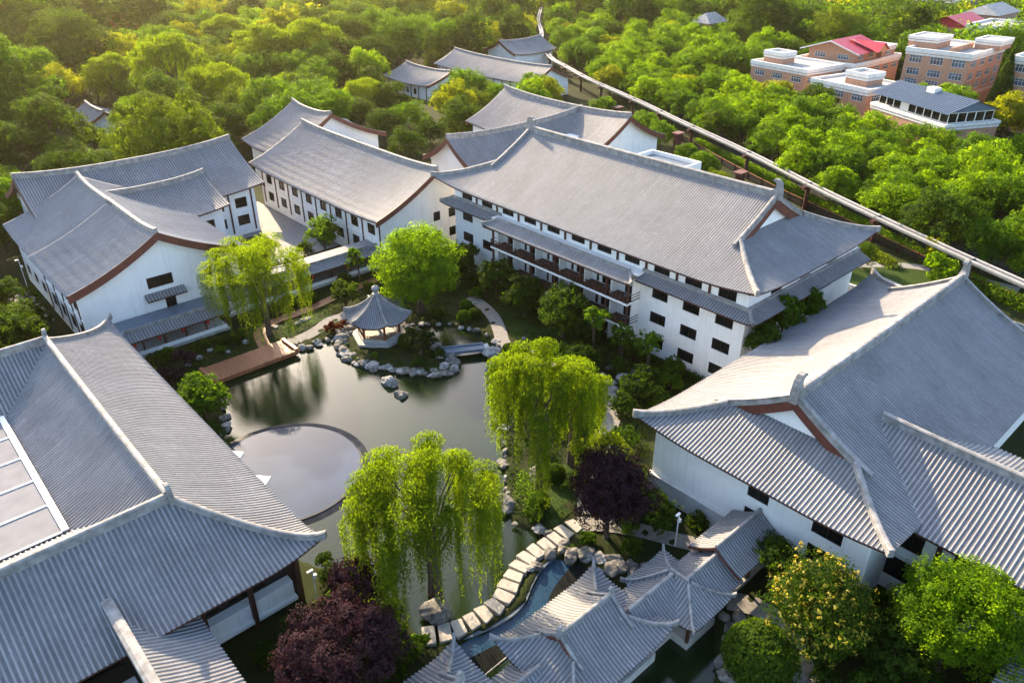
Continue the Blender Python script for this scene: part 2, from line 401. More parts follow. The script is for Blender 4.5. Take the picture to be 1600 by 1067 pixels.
def gable(root, L, W, ze, zr, sag=1.0, pitch=.5, modes=('stuff', 'stuff'), c0=(0, 0), rot=0, rw=.26, rh=.7, board=.95, a=.58, ends=(1, 1), wall_in=1.0, sg=(1, 1), zb=None, pw=2.6, ridge_on=True, cut=None):
    """hanging-gable roof: ridge along local x (y when rot); modes: -v, +v"""
    Rz = zr - ze
    zm = lambda u, v: ze + Rz * prof(min(1, max(0, (W - abs(v)) / W)), a) + sag * (abs(u) / L) ** pw * (sg[0] if u < 0 else sg[1])
    X = (lambda u, v: (c0[0] + u, c0[1] + v)) if not rot else (lambda u, v: (c0[0] - v, c0[1] + u))
    D = (lambda u, v: (u, v)) if not rot else (lambda u, v: (-v, u))
    P3 = lambda u, v, z: (*X(u, v), z)
    for side, md in ((-1, modes[0]), (1, modes[1])):
        slope(root, X(-L, side * W), D(1, 0), D(0, -side), 0, 2 * L, lambda t: (0, W), lambda d, t, s_=side: zm(t - L, s_ * (W - d)), pitch, md)
    n = 24; vs = [-W + 2 * W * i / n for i in range(n + 1)]
    for side, on in ((-1, ends[0]), (1, ends[1])):
        if not on: continue
        bb = MB(); ua, ub = side * (L - .16), side * (L + .03)
        for i in range(n):
            va, vb = vs[i], vs[i + 1]; za, zb_ = zm(side * L, va) - .02, zm(side * L, vb) - .02
            A = [P3(ub, va, za), P3(ub, vb, zb_), P3(ub, vb, zb_ - board), P3(ub, va, za - board)]; B = [P3(ua, va, za), P3(ua, vb, zb_), P3(ua, vb, zb_ - board), P3(ua, va, za - board)]
            bb.quad(*A); bb.quad(*B[::-1]); bb.quad(A[3], A[2], B[2], B[3])
        for i in (0, n):
            v = vs[i]; z = zm(side * L, v) - .02; bb.quad(P3(ub, v, z), P3(ua, v, z), P3(ua, v, z - board), P3(ub, v, z - board))
        part(root, 'barge_board', bb, 'red_board')
        if wall_in is not None:
            gw = MB(); uu = side * (L - wall_in); ww = W - 1.1; zq = ze + .2 if zb is None else zb
            v2 = [-ww + 2 * ww * i / n for i in range(n + 1)]
            for i in range(n):
                gw.quad(P3(uu, v2[i], zm(uu, v2[i]) - .12), P3(uu, v2[i + 1], zm(uu, v2[i + 1]) - .12), P3(uu, v2[i + 1], zq), P3(uu, v2[i], zq))
            part(root, 'gable_wall', gw, 'white_wall')
    if ridge_on:
        ridge(root, [P3(-L + 2 * L * i / 28, 0, zm(-L + 2 * L * i / 28, 0) - .08) for i in range(29)], rw, rh)
    return zm

# ------------------------------------------------------------------ walls with real openings, windows
def wall(root, p0, p1, z0, z1, ops=(), depth=.22, mat='white_wall', name='wall', out=None):
    """outer face from p0 to p1; openings (a0,a1,b0,b1) in metres along / up. `out` = outward 2D normal"""
    p0 = Vector((*p0, 0)); p1 = Vector((*p1, 0)); d = p1 - p0; Ln = d.length; e = d / Ln
    nrm = Vector((e.y, -e.x, 0)) if out is None else Vector((*out, 0))
    us = sorted({0, Ln, *[o for q in ops for o in q[:2]]}); zs = sorted({z0, z1, *[o for q in ops for o in q[2:4]]})
    mb = MB(); Q = lambda u, z, k=0: tuple(p0 + e * u - nrm * (k * depth) + Vector((0, 0, z)))
    flip = e.cross(Vector((0, 0, 1))).dot(nrm) < 0
    for ua, ub in zip(us[:-1], us[1:]):
        for za, zb in zip(zs[:-1], zs[1:]):
            um, zmid = (ua + ub) / 2, (za + zb) / 2
            if any(q[0] < um < q[1] and q[2] < zmid < q[3] for q in ops): continue
            f = [Q(ua, za), Q(ub, za), Q(ub, zb), Q(ua, zb)]
            mb.quad(*(f[::-1] if flip else f))
    for q in ops:
        a0, a1, b0, b1 = q[:4]
        mb.quad(Q(a0, b0), Q(a1, b0), Q(a1, b0, 1), Q(a0, b0, 1)); mb.quad(Q(a0, b1), Q(a0, b1, 1), Q(a1, b1, 1), Q(a1, b1))
        mb.quad(Q(a0, b0), Q(a0, b0, 1), Q(a0, b1, 1), Q(a0, b1)); mb.quad(Q(a1, b0), Q(a1, b1), Q(a1, b1, 1), Q(a1, b0, 1))
    o = part(root, name, mb, mat)
    for q in ops:
        w, h = q[1] - q[0], q[3] - q[2]; c = p0 + e * ((q[0] + q[1]) / 2) - nrm * (depth * .75)
        style = q[4] if len(q) > 4 else 'dark'
        window(root, (c.x, c.y, q[2]), math.atan2(-nrm.y, -nrm.x) - math.pi / 2, w, h, style)
    return o
WC = {}
def window(root, loc, rz, w, h, style='dark'):
    key = (round(w, 2), round(h, 2), style)
    if key not in WC:
        t = .07 if style == 'dark' else .1; f = MB(); D_ = .1
        f.box(-w / 2, -D_, 0, -w / 2 + t, D_ * .5, h); f.box(w / 2 - t, -D_, 0, w / 2, D_ * .5, h)
        f.box(-w / 2 + t, -D_, 0, w / 2 - t, D_ * .5, t); f.box(-w / 2 + t, -D_, h - t, w / 2 - t, D_ * .5, h)
        nv = {'dark': 1 if w > 1.7 else 0, 'white': max(2, int(w / 1.2)), 'door': 1}[style]
        for i in range(nv):
            x = -w / 2 + w * (i + 1) / (nv + 1); f.box(x - t * .4, -D_ * .8, t, x + t * .4, D_ * .4, h - t)
        if style == 'white': f.box(-w / 2 + t, -D_ * .7, h * .62, w / 2 - t, D_ * .3, h * .62 + t * .8)
        if style == 'dark': f.box(-w / 2 + t, -D_ * .7, h * .8, w / 2 - t, D_ * .3, h * .8 + t * .5)
        p = MB(); p.box(-w / 2 + t * .5, -.01, t * .5, w / 2 - t * .5, .02, h - t * .5)
        WC[key] = (f.mesh('window', 'trim_white' if style == 'white' else 'dark_frame'), p.mesh('pane', 'blue_glass' if style == 'white' else 'window_glass'))
    f, p = WC[key]
    o = link('window', f, root, loc, rz); link('pane', p, o); return o
def posts(root, pts, z0, z1, r=.16, name='column', mat='brown_wood', sq=True):
    for x, y in pts:
        mb = MB()
        if sq: mb.box(x - r, y - r, z0, x + r, y + r, z1)
        else: mb.tube([(x, y, z0), (x, y, z1)], r, 8)
        part(root, name, mb, mat)

# ------------------------------------------------------------------ ground, pond, water
POND = [(27.0, 92.2), (26.5, 83.2), (25.3, 78.4), (22.6, 76.6), (20.4, 72), (20.2, 61), (20.8, 54), (22.5, 50), (24.6, 47), (24.6, 42.8), (24.0, 38.8), (24.4, 36.8), (27.3, 36.1), (29.4, 35.8), (31.4, 35.6), (33.4, 36.1), (35, 36.9), (37, 37.6), (39.2, 37.8), (41.2, 37.8), (41.4, 39.7), (39.8, 43.3), (41.1, 46), (43.2, 48.4), (46, 51.6), (48, 54), (51.9, 60), (54.5, 64), (57, 67.6), (61, 69.4), (63.6, 73.5), (63.2, 78), (61.5, 81.2), (59.5, 83.2), (57, 86), (55.5, 90), (53.5, 92.4), (50.3, 91.6), (48.2, 90.6), (44.9, 89.6), (41.6, 89.4), (40.4, 92.2)]
ISLE = [(44.7, 82.5), (45.4, 79.6), (46.8, 77.4), (48.6, 74.6), (50.2, 72.2), (52.4, 70.7), (54.2, 71.0), (55.5, 73.2), (55.8, 76), (56.0, 80), (56.4, 84), (55.6, 88), (55.2, 90.6), (53, 91.6), (49, 89.8), (46.4, 88.2), (45.2, 85.8)]
LOWER = [(14, 35.2), (20, 35.6), (24.4, 34.9), (26.6, 35.9), (28.8, 35.3), (31.4, 34.9), (33.6, 35.2), (35.3, 36.2), (37.4, 37.1), (39.4, 37.4), (41.2, 36.2), (41.4, 33.4), (42.0, 31.0), (44.4, 29.6), (45.6, 27.0), (45.2, 22.6), (42.2, 20.4), (39.6, 18.6), (38.5, 14), (37, 8), (14, 8)]
def sdf(px, py, poly):
    """signed distance, negative inside (numpy)"""
    d = np.full(px.shape, 1e9); ins = np.zeros(px.shape, bool); n = len(poly)
    for i in range(n):
        x0, y0 = poly[i]; x1, y1 = poly[(i + 1) % n]; ex, ey = x1 - x0, y1 - y0
        t = np.clip(((px - x0) * ex + (py - y0) * ey) / (ex * ex + ey * ey), 0, 1)
        d = np.minimum(d, np.hypot(px - x0 - t * ex, py - y0 - t * ey))
        c = (y0 > py) != (y1 > py); ins ^= c & (px < ex * (py - y0) / (ey if ey else 1e-9) + x0)
    return np.where(ins, -d, d)
def pond_depth(px, py):
    a = sdf(px, py, POND); b = sdf(px, py, ISLE); a = np.maximum(a, -b)
    c = sdf(px, py, LOWER); return np.minimum(a, c)
def axis_lines(lo, hi, step, far_lo, far_hi):
    a = list(np.arange(lo, hi + .01, step)); s = step
    x = lo
    while x > far_lo: s *= 1.35; x -= s; a.insert(0, x)
    s = step; x = hi
    while x < far_hi: s *= 1.35; x += s; a.append(x)
    return np.array(a)
gx = axis_lines(10, 76, .55, -1500, 3000); gy = axis_lines(5, 104, .55, -1500, 3000)
GX, GY = np.meshgrid(gx, gy, indexing='ij')
dp = pond_depth(GX, GY)
hn = .05 * np.sin(GX * 1.7 + GY * .6) + .05 * np.sin(GY * 2.1 - GX * .9)
GZ = np.where(dp < 0, -np.clip(-dp / .7, 0, 1) * 1.1, np.clip(dp, 0, 1) * hn)
GZ = np.where((GX > 80) | (GY > 106), 0, GZ)
nx, ny = GX.shape; idx = np.arange(nx * ny).reshape(nx, ny)
me = bpy.data.meshes.new('ground')
me.from_pydata(np.stack([GX, GY, GZ], -1).reshape(-1, 3).tolist(), [], np.stack([idx[:-1, :-1], idx[1:, :-1], idx[1:, 1:], idx[:-1, 1:]], -1).reshape(-1, 4).tolist())
me.materials.append(M['ground_soil']); me.polygons.foreach_set('use_smooth', [True] * len(me.polygons))
link('ground', me, kind='structure')
def grow(poly, k):
    c = np.mean(poly, 0); return [(c[0] + (x - c[0]) * k, c[1] + (y - c[1]) * k) for x, y in poly]
def sheet(name, poly, z, mat, kind='structure', thick=None):
    mb = MB()
    if thick: mb.prism(poly, z - thick, z)
    else: mb.poly([(x, y, z) for x, y in poly])
    return link(name, mb.mesh(name, mat), kind=kind)
sheet('pond_water', grow(POND, 1.015), -.38, 'pond_water')
sheet('pond_water', grow(LOWER, 1.01), -.62, 'pond_water')

# round infinity pool
C0, RR = (26.4, 66.6), 8.7
pool = thing('round_pool', 'round infinity pool with dark tiled overflow rim in the pond', 'pool', (C0[0], C0[1], -1.2))
ring = MB(); n = 96
for i in range(n):
    a, b = 2 * math.pi * i / n, 2 * math.pi * (i + 1) / n
    pr = [(RR - .25, 0.9), (RR - .25, 1.09), (RR, 1.09), (RR + .05, 1.04), (RR + .85, .80), (RR + .85, .2)]
    for (r0, z0), (r1, z1) in zip(pr[:-1], pr[1:]):
        ring.quad((r0 * math.cos(a), r0 * math.sin(a), z0), (r1 * math.cos(a), r1 * math.sin(a), z1), (r1 * math.cos(b), r1 * math.sin(b), z1), (r0 * math.cos(b), r0 * math.sin(b), z0))
simple('pool_tile', (.012, .018, .028), .6, .5, 1.2, spec=.12)
part(pool, 'overflow_rim', ring, 'pool_tile')
w = MB(); w.poly([((RR - .1) * math.cos(2 * math.pi * i / n), (RR - .1) * math.sin(2 * math.pi * i / n), 1.075) for i in range(n)])
part(pool, 'pool_surface', w, 'pool_water')
# faint submerged ring ledge
# stepping stones
ST = [(24.9, 37.9), (26.1, 37.2), (27.3, 36.8), (28.6, 36.6), (29.9, 36.5), (31.2, 36.5), (32.45, 36.8), (33.6, 37.4), (34.8, 38.0), (36.0, 38.5), (37.25, 38.8), (38.5, 38.9), (39.8, 38.8), (41.1, 38.8), (42.4, 38.9), (43.8, 38.8)]
ordw = ['first', 'second', 'third', 'fourth', 'fifth', 'sixth', 'seventh', 'eighth', 'ninth', 'tenth', 'eleventh', 'twelfth', 'thirteenth', 'fourteenth', 'fifteenth', 'sixteenth']
for i, (x, y) in enumerate(ST):
    a = ST[max(i - 1, 0)]; b = ST[min(i + 1, len(ST) - 1)]; t = Vector((b[0] - a[0], b[1] - a[1], 0)).normalized(); nrm = Vector((-t.y, t.x, 0))
    k1, k2 = .56 + random.uniform(-.03, .05), .52 + random.uniform(-.05, .05); w1, w2 = .92 + random.uniform(-.08, .1), .85 + random.uniform(-.08, .1)
    out = []
    for cu, cv in ((-k1, -w1), (k2, -w2), (k1, w2), (-k2, w1)):
        for j in range(4):   # rounded corners
            an = {(-1, -1): math.pi, (1, -1): 1.5 * math.pi, (1, 1): 0, (-1, 1): .5 * math.pi}[(1 if cu > 0 else -1, 1 if cv > 0 else -1)] + j * math.pi / 6
            r = .13; u = cu - math.copysign(r, cu) + r * math.cos(an); v = cv - math.copysign(r, cv) + r * math.sin(an)
            p = t * u + nrm * v; out.append((p.x, p.y))
    mb = MB().prism(out, -1.1, .0); sm = [(p[0] * .95, p[1] * .95) for p in out]; 
    z = .12 + random.uniform(-.02, .02); n_ = len(out); i0 = len(mb.v); mb.v += [(p[0], p[1], .05) for p in sm]; mb.f[0] = tuple(i0 + q for q in range(n_))
    for q in range(n_):
        q2 = (q + 1) % n_; mb.f.append((n_ + q, n_ + q2, i0 + q2, i0 + q)); mb.uv.append([(0, 0)] * 4)
    o = link('stepping_stone', mb.mesh('stepping_stone', 'slab_stone'), None, (x, y, z))
    tag(o, f'{ordw[len(ST) - 1 - i]} pale stepping stone counted from the purple tree along the canal', 'stepping stone', 'stepping stones between pond and canal')
# canal: pale kerb, blue tiled cascade, dark pebble bed
CO = [(24.6, 36.0), (26.6, 35.8), (28.8, 35.15), (31.4, 34.75), (33.6, 35.1), (35.3, 36.05), (37.4, 36.9), (39.6, 37.2)]
CI = [(24.2, 34.3), (26.4, 34.1), (29.2, 33.6), (32.2, 33.2), (34.7, 33.7), (36.4, 34.6), (38.7, 35.3), (40.4, 35.7)]
def smooth_line(p, m=6):
    out = []; p = [Vector((*q, 0)) for q in p]
    for i in range(len(p) - 1):
        a, b, c, d = p[max(i - 1, 0)], p[i], p[i + 1], p[min(i + 2, len(p) - 1)]
        for j in range(m):
            t = j / m; q = .5 * ((2 * b) + (c - a) * t + (2 * a - 5 * b + 4 * c - d) * t * t + (3 * b - a - 3 * c + d) * t ** 3); out.append((q.x, q.y))
    out.append((p[-1].x, p[-1].y)); return out
def strip(A, B, za, zb, mb=None):
    mb = mb or MB()
    for (a0, a1), (b0, b1) in zip(zip(A[:-1], A[1:]), zip(B[:-1], B[1:])): mb.quad((*a0, za), (*a1, za), (*b1, zb), (*b0, zb))
    return mb
A, B = smooth_line(CO), smooth_line(CI); K = [(x, y + .42) for x, y in A]
link('canal_water', strip(A, B, -.36, -.5).mesh('canal_water', 'canal_water'), kind='structure')
kb = MB(); strip(K, A, -.12, -.12, kb); strip(A, A, -.12, -.6, kb); strip(K, K, -.6, -.12, kb)
kerb = tag(link('canal_kerb', kb.mesh('canal_kerb', 'blue_slate')), 'pale blue stone kerb curving between stepping stones and canal', 'kerb')
P_ = [(x + .9 + .5 * math.sin(i * .21), y - 1.7 - .3 * math.sin(i * .3)) for i, (x, y) in enumerate(B)]
link('pebble_bed', strip(B, P_, -.44, -.57).mesh('pebble_bed', 'dark_gravel'), kind='structure')
pl = MB().tube([(24.6, 31.9, -.25), (28, 32.0, -.25), (33, 32.1, -.25), (38.5, 32.2, -.25), (40.8, 33.6, -.25)], .05, 6)
rl = thing('canal_pipe', 'thin pale pipe rail beside the pebble bed below the canal', 'pipe', (0, 0, 0)); part(rl, 'pipe', pl, 'kerb_stone')
for x in (25.5, 29, 32.5, 36, 39): part(rl, 'bracket', MB().box(x - .05, 31.95, -.75, x + .05, 32.15, -.2), 'kerb_stone')

# paths and paving
def path_strip(name, pts, w, z, mat):
    q = smooth_line(pts, 5); mb = MB(); Lh = []; Rh = []
    for i, p in enumerate(q):
        a = q[max(i - 1, 0)]; b = q[min(i + 1, len(q) - 1)]; t = Vector((b[0] - a[0], b[1] - a[1], 0)).normalized()
        Lh.append((p[0] - t.y * w / 2, p[1] + t.x * w / 2)); Rh.append((p[0] + t.y * w / 2, p[1] - t.x * w / 2))
    strip(Rh, Lh, z, z, mb); return link(name, mb.mesh(name, mat), kind='structure')
path_strip('path', [(69.5, 86), (68.8, 82.3), (67.6, 78.5), (65.6, 74.9), (63.4, 71.4), (62.6, 67.5), (64, 62), (65.5, 56), (63, 50.5), (58, 47), (52, 44), (47.5, 40.5), (46, 39)], 2.0, .075, 'paving')
path_strip('path', [(41.0, 92.2), (43.6, 92.2), (46.2, 93.0), (48.8, 94.2), (51.2, 94.0), (53.5, 95.5)], 2.2, .07, 'pebble_bed')
path_strip('path', [(44.2, 38.8), (46.2, 36.8), (48.0, 34.2), (49.6, 31.0), (51.0, 28.4)], 2.0, .08, 'paving')
path_strip('path', [(47, 23), (48.4, 20.2), (47.2, 17), (43.5, 12.5), (41, 9)], 2.2, .08, 'paving')
path_strip('path', [(112, 58), (120, 54.5), (128, 50), (134, 43.5), (136, 36), (137, 28)], 2.4, .075, 'pale_paving')
sheet('lawn', [(110, 44), (126, 36), (134, 34), (136, 44), (128, 58), (112, 62)], .05, 'lawn_grass')
sheet('lawn', [(42, 40), (52, 41.5), (52, 46.5), (44, 46)], .06, 'lawn_grass')
sheet('lawn', [(66, 60), (74, 60), (74, 82), (70.4, 82), (68, 76), (65.2, 70)], .06, 'lawn_grass')
sheet('lawn', [(41.5, 93.6), (50, 95.4), (50, 97.6), (41.5, 98)], .06, 'lawn_grass')
sheet('courtyard_paving', [(44, 119), (65.4, 119), (65.4, 152), (44, 140)], .05, 'pale_paving')
sheet('courtyard_paving', [(47, 126), (57.5, 126), (57.5, 134), (47, 134)], .07, 'asphalt')
sheet('courtyard_paving', [(9, 130), (18, 122), (18, 136), (17, 142), (10, 140)], .05, 'paving')
sheet('road', [(240, 225), (225, 205), (205, 170), (184, 130), (168, 100), (152, 68), (142, 40), (136, 10), (142, 8), (148, 38), (158, 66), (174, 98), (190, 128), (212, 166), (232, 202), (248, 222)], .05, 'asphalt')

# ------------------------------------------------------------------ M: four-storey hotel wing
m = thing('hotel_building', 'long four-storey white hotel with hipped grey tile roof and timber balconies', 'building', (90.6, 71.6, 0))
w_ = lambda x, y: (x - 90.6, y - 71.6)
hip_gable(m, 31.2, 15.3, 13.95, 21.2, 23.5, .75, .22, .4, ('stuff', 'obj', 'obj', 'stuff'), rot=1, rw=.3, rh=.95, orn=1.15, board=1.5, a=.66)
XF, YL, YR, XB = 76.64, 98.5, 42.0, 104.5
top = [95.2 - 5.02 * i for i in range(11)]
ops = [(98.5 - y - 1.3, 98.5 - y + 1.3, 12.2, 13.72) for y in top]
for y in (95.2, 90.15, 54.95, 49.9, 44.9):
    for z in (8.45, 4.8, 1.2): ops.append((98.5 - y - 1.3, 98.5 - y + 1.3, z, z + 1.6))
bays = [86.0, 82.3, 77.3, 72.25, 67.2, 62.2, 58.4]
for k, (ya, yb) in enumerate(zip(bays[:-1], bays[1:])):
    wdt = ya - yb; c = yb + wdt * .36
    for z in (7.55, 4.05, .2):
        ops.append((98.5 - c - 1.15, 98.5 - c + 1.05, z, z + 2.45, 'door'))
        if wdt > 4.5: ops.append((98.5 - (ya - .98), 98.5 - (ya - 1.5) , z, z + 2.45, 'door'))
wall(m, w_(XF, YL), w_(XF, YR), 0, 14.15, ops, out=(-1, 0))
wall(m, w_(XF, YR), w_(XB, YR), 0, 14.15, [(x - XF - 1.3, x - XF + 1.3, z, z + 1.55) for x in (83, 90, 97) for z in (12.2, 8.45)], out=(0, -1))
wall(m, w_(XB, YR), w_(XB, YL), 0, 14.15, [(y - YR - 1.3, y - YR + 1.3, z, z + 1.55) for y in top for z in (12.2, 8.45, 4.8)], out=(1, 0))
wall(m, w_(XB, YL), w_(XF, YL), 0, 14.15, [(a - 1.2, a + 1.2, z, z + 1.55) for a in (6, 14, 22) for z in (12.2, 8.45, 4.8)], out=(0, 1))
for i in range(10):
    y = 92.7 - 5.02 * i; x0, y0 = w_(XF, y)
    part(m, 'column', MB().box(x0 - .14, y0 - .17, 11.9, x0 + .05, y0 + .17, 13.95), 'brown_wood')
xa, ya0 = w_(XF - .08, YL); xb, yb0 = w_(XF, YR)
part(m, 'eave_beam', MB().box(xa - .02, yb0 - .1, 13.8, xb + .05, ya0 + .1, 14.06), 'brown_wood')
def skirt(root, O, e, n, t1, d, ze, rise, h0=0, h1=0, mode='stuff', pitch=.4, up=.25):
    """narrow pent roof; h0/h1: 1 where the end is mitred at a corner"""
    def dl(t):
        v = d
        if h0: v = min(v, t)
        if h1: v = min(v, t1 - t)
        return (0, max(v, .01))
    zf = lambda q, t: ze + rise * prof(q / d, .7) + (up * max(0, 1 - t / 2) ** 2 * (1 - q / d) if h0 else 0) + (up * max(0, 1 - (t1 - t) / 2) ** 2 * (1 - q / d) if h1 else 0)
    slope(root, O, e, n, 0, t1, dl, zf, pitch, mode, nd=4)
    for h, t, s in ((h0, 0, 1), (h1, t1, -1)):
        if not h: continue
        path = []
        for i in range(6):
            q = d * i / 5; p = Vector((*O, 0)) + Vector((*e, 0)) * (t + s * q) + Vector((*n, 0)) * q; path.append((p.x, p.y, zf(q, t + s * q)))
        ridge(root, path, .16, .34, 'hip_ridge')
    a = Vector((*O, 0)) + Vector((*n, 0)) * (d - .12); s0 = d if h0 else 0; s1 = t1 - (d if h1 else 0)
    pa, pb = a + Vector((*e, 0)) * s0, a + Vector((*e, 0)) * s1
    part(root, 'pent_ridge', MB().sweep([(pa.x, pa.y, ze + rise), (pb.x, pb.y, ze + rise)], RP(.14, .28)), 'ridge_grey')
sk = 1.75
skirt(m, w_(XF - sk, YR - 2.0), (0, 1), (1, 0), 58.0 - (YR - 2.0), sk, 10.95, .95, 1, 0)
skirt(m, w_(XF - sk, 86.6), (0, 1), (1, 0), YL + 2.0 - 86.6, sk, 10.95, .95, 0, 1)
skirt(m, w_(XF - sk, YR - 2.0), (1, 0), (0, 1), 30, 2.0, 10.95, .95, 1, 0, pitch=.4)
skirt(m, w_(73.2, 57.2), (0, 1), (1, 0), 30.4, 1.9, 10.85, .95, 1, 1)
x0, y0 = w_(75.0, 57.6); x1, y1 = w_(XF - .02, 87.2)
part(m, 'roof_ledge', MB().box(x0, y0, 11.5, x1, y1, 11.78), 'white_wall')
for z, nm in ((7.2, 'upper'), (3.7, 'lower')):
    x0, y0 = w_(73.9, 58.2); x1, y1 = w_(XF - .01, 86.3)
    sl_ = part(m, 'balcony_slab', MB().box(x0, y0, z, x1, y1, z + .3), 'white_wall')
    fl = MB().box(x0 + .1, y0 + .1, z + .304, x1 - .02, y1 - .1, z + .32); link('floor_boards', fl.mesh('floor_boards', 'brown_wood'), sl_)
    rail = MB(); zt = z + .3
    for s_ in range(3): rail.box(x0 + .02, y0 + .02, zt + (.12, .55, .98)[s_], x0 + .1, y1 - .02, zt + (.12, .55, .98)[s_] + .07)
    for yy in (y0 + .02, y1 - .1):
        for s_ in range(3): rail.box(x0 + .1, yy, zt + (.12, .55, .98)[s_], x1 - .02, yy + .08, zt + (.12, .55, .98)[s_] + .07)
    k = 0; yy = y0 + .06
    while yy < y1:
        hh = 1.25 if k % 3 == 0 else .98; r_ = .07 if k % 3 == 0 else .035
        rail.box(x0 + .06 - r_, yy - r_, zt, x0 + .06 + r_, yy + r_, zt + hh); yy += .62; k += 1
    link('railing', rail.mesh('railing', 'brown_wood'), sl_)
    link('fascia_beam', MB().box(x0 + .15, y0 + .15, z - .18, x0 + .35, y1 - .15, z).mesh('fascia_beam', 'brown_wood'), sl_)
for y in bays:
    x0, y0 = w_(74.25, y); y0 = min(max(y0, w_(0, 58.4)[1]), w_(0, 86.1)[1])
    part(m, 'column', MB().box(x0 - .13, y0 - .13, 0, x0 + .13, y0 + .13, 10.9), 'brown_wood')
    part(m, 'partition_wall', MB().box(x0 + .9, y0 - .09, .05, w_(XF - .004, 0)[0], y0 + .09, 10.8), 'white_wall')
tb = MB().box(-.45, -.3, .55, .45, .3, .6)
tl = MB()
for a in (-.38, .38):
    for b in (-.24, .24): tl.box(a - .03, b - .03, 0, a + .03, b + .03, .55)
tbm, tlm = tb.mesh('table_top', 'blue_slate'), tl.mesh('leg_frame', 'dark_frame')
for lv, z in (('upper', 7.52), ('lower', 4.02)):
    for k, (ya, yb) in enumerate(zip(bays[:-1], bays[1:])):
        t = thing('balcony_table', f'small grey table in the {["first", "second", "third", "fourth", "fifth", "sixth"][k]} bay from the left of the {lv} hotel balcony', 'table', (75.3, yb + .9, z), 0, 'tables on the hotel balconies')
        link('table_top', tbm, t); link('leg_frame', tlm, t)

# ------------------------------------------------------------------ NC: two-storey wing north of the courtyard
b = thing('courtyard_building', 'two-storey white building with long grey gable roof north of courtyard', 'building', (77, 126.8, 0)); w_ = lambda x, y: (x - 77, y - 126.8)
gable(b, 23.2, 13, 8.5, 14.7, .6, .42, ('stuff', 'stuff'), rot=1, wall_in=1.4, rh=.75, a=.64, zb=8.5, pw=4)
ops = []
for i in range(8):
    y = 145.2 - 5.33 * i; ops += [(149 - y - 1.15, 149 - y + 1.15, 5.4, 7.25), (149 - y - 1.15, 149 - y + 1.15, 1.8, 3.7)]
wall(b, w_(65.6, 149), w_(65.6, 105.05), 0, 8.5, ops, out=(-1, 0))
wall(b, w_(65.6, 105.05), w_(88.4, 105.05), 0, 8.5, [(a, a + 1.5, z, z + 1.7) for a in (11.2, 14.6) for z in (5.6, 2.0)], out=(0, -1))
wall(b, w_(88.4, 105.05), w_(88.4, 149), 0, 8.5, (), out=(1, 0)); wall(b, w_(88.4, 149), w_(65.6, 149), 0, 8.5, (), out=(0, 1))
for i in range(9):
    x0, y0 = w_(65.6, 147.9 - 5.33 * i); part(b, 'column', MB().box(x0 - .12, y0 - .16, 1.0, x0 + .05, y0 + .16, 8.3), 'brown_wood')
x0, y0 = w_(65.6, 105.2); part(b, 'string_course', MB().box(x0 - .08, y0, 4.4, x0 + .03, y0 + 43.6, 4.62), 'white_wall')
b = thing('rear_building', 'grey gable roof with red barge board rising behind the courtyard building', 'building', (84, 158.4, 0)); w_ = lambda x, y: (x - 84, y - 158.4)
gable(b, 8.5, 13.5, 8.7, 15.0, .9, .5, rot=1, wall_in=1.2)
for q in (((-12, -7.2), (12, -7.2), (0, -1)), ((12, -7.2), (12, 7.2), (1, 0)), ((12, 7.2), (-12, 7.2), (0, 1)), ((-12, 7.2), (-12, -7.2), (-1, 0))): wall(b, q[0], q[1], 0, 8.9, (), out=q[2])

# ------------------------------------------------------------------ W: gabled hall on the left
b = thing('gabled_building', 'white gable-ended hall with broad red barge board on the left', 'building', (30.6, 116.2, 0)); w_ = lambda x, y: (x - 30.6, y - 116.2)
gable(b, 10.2, 12.8, 9.1, 14.7, .75, .42, ('stuff', 'stuff'), rot=1, wall_in=1.2, board=1.15, ends=(1, 0), sg=(1, 0))
gy0 = 107.2
ops = [(28.1 - 19.0, 31.7 - 19.0, 7.15, 8.8), (30.0 - 19, 31.5 - 19, 2.5, 5.2)]
wall(b, w_(19.0, gy0), w_(42.2, gy0), 0, 9.3, ops, out=(0, -1))
ops = []
for y in (123, 118.4, 113.8, 109.6): ops += [(126 - y - 1.1, 126 - y + 1.1, 6.1, 8.0), (126 - y - 1.1, 126 - y + 1.1, 1.8, 3.9)]
wall(b, w_(19.0, 126), w_(19.0, gy0), 0, 9.2, ops, out=(-1, 0))
for y in (125.4, 120.7, 116.1, 111.7, 108.2): x0, y0 = w_(19, y); part(b, 'column', MB().box(x0 - .12, y0 - .15, .6, x0 + .05, y0 + .15, 9.1), 'brown_wood')
wall(b, w_(42.2, gy0), w_(42.2, 126), 0, 9.2, [(a, a + 2.2, z, z + 1.8) for a in (3, 8, 13) for z in (5.8, 1.8)], out=(1, 0))
x0, y0 = w_(19, gy0)
part(b, 'string_course', MB().box(x0 - .1, y0, 5.0, x0 + .02, y0 + 18.7, 5.25), 'white_wall')
cz = part(b, 'window_canopy', MB().box(w_(27.4, 0)[0], w_(0, gy0 - .95)[1], 5.72, w_(32.8, 0)[0], w_(0, gy0 - .02)[1], 5.8), 'brown_wood')
slope(b, w_(27.3, gy0 - 1.15), (1, 0), (0, 1), 0, 5.6, lambda t: (0, 1.1), lambda d, t: 5.85 + .6 * d, .45, 'stuff', nd=2)
b2 = thing('gabled_building', 'taller grey-roofed hall behind the white gable end, with small side gable', 'building', (30.6, 132.4, 0)); w_ = lambda x, y: (x - 30.6, y - 132.4)
gable(b2, 8.8, 12.6, 9.05, 14.55, .95, .42, rot=1, wall_in=None, ends=(0, 0), sg=(0, 1))
gable(b2, 9.8, 9.3, 8.7, 12.2, .8, .44, c0=(9.4, 4.3), wall_in=1.0, ends=(0, 1), rh=.85, board=.6)
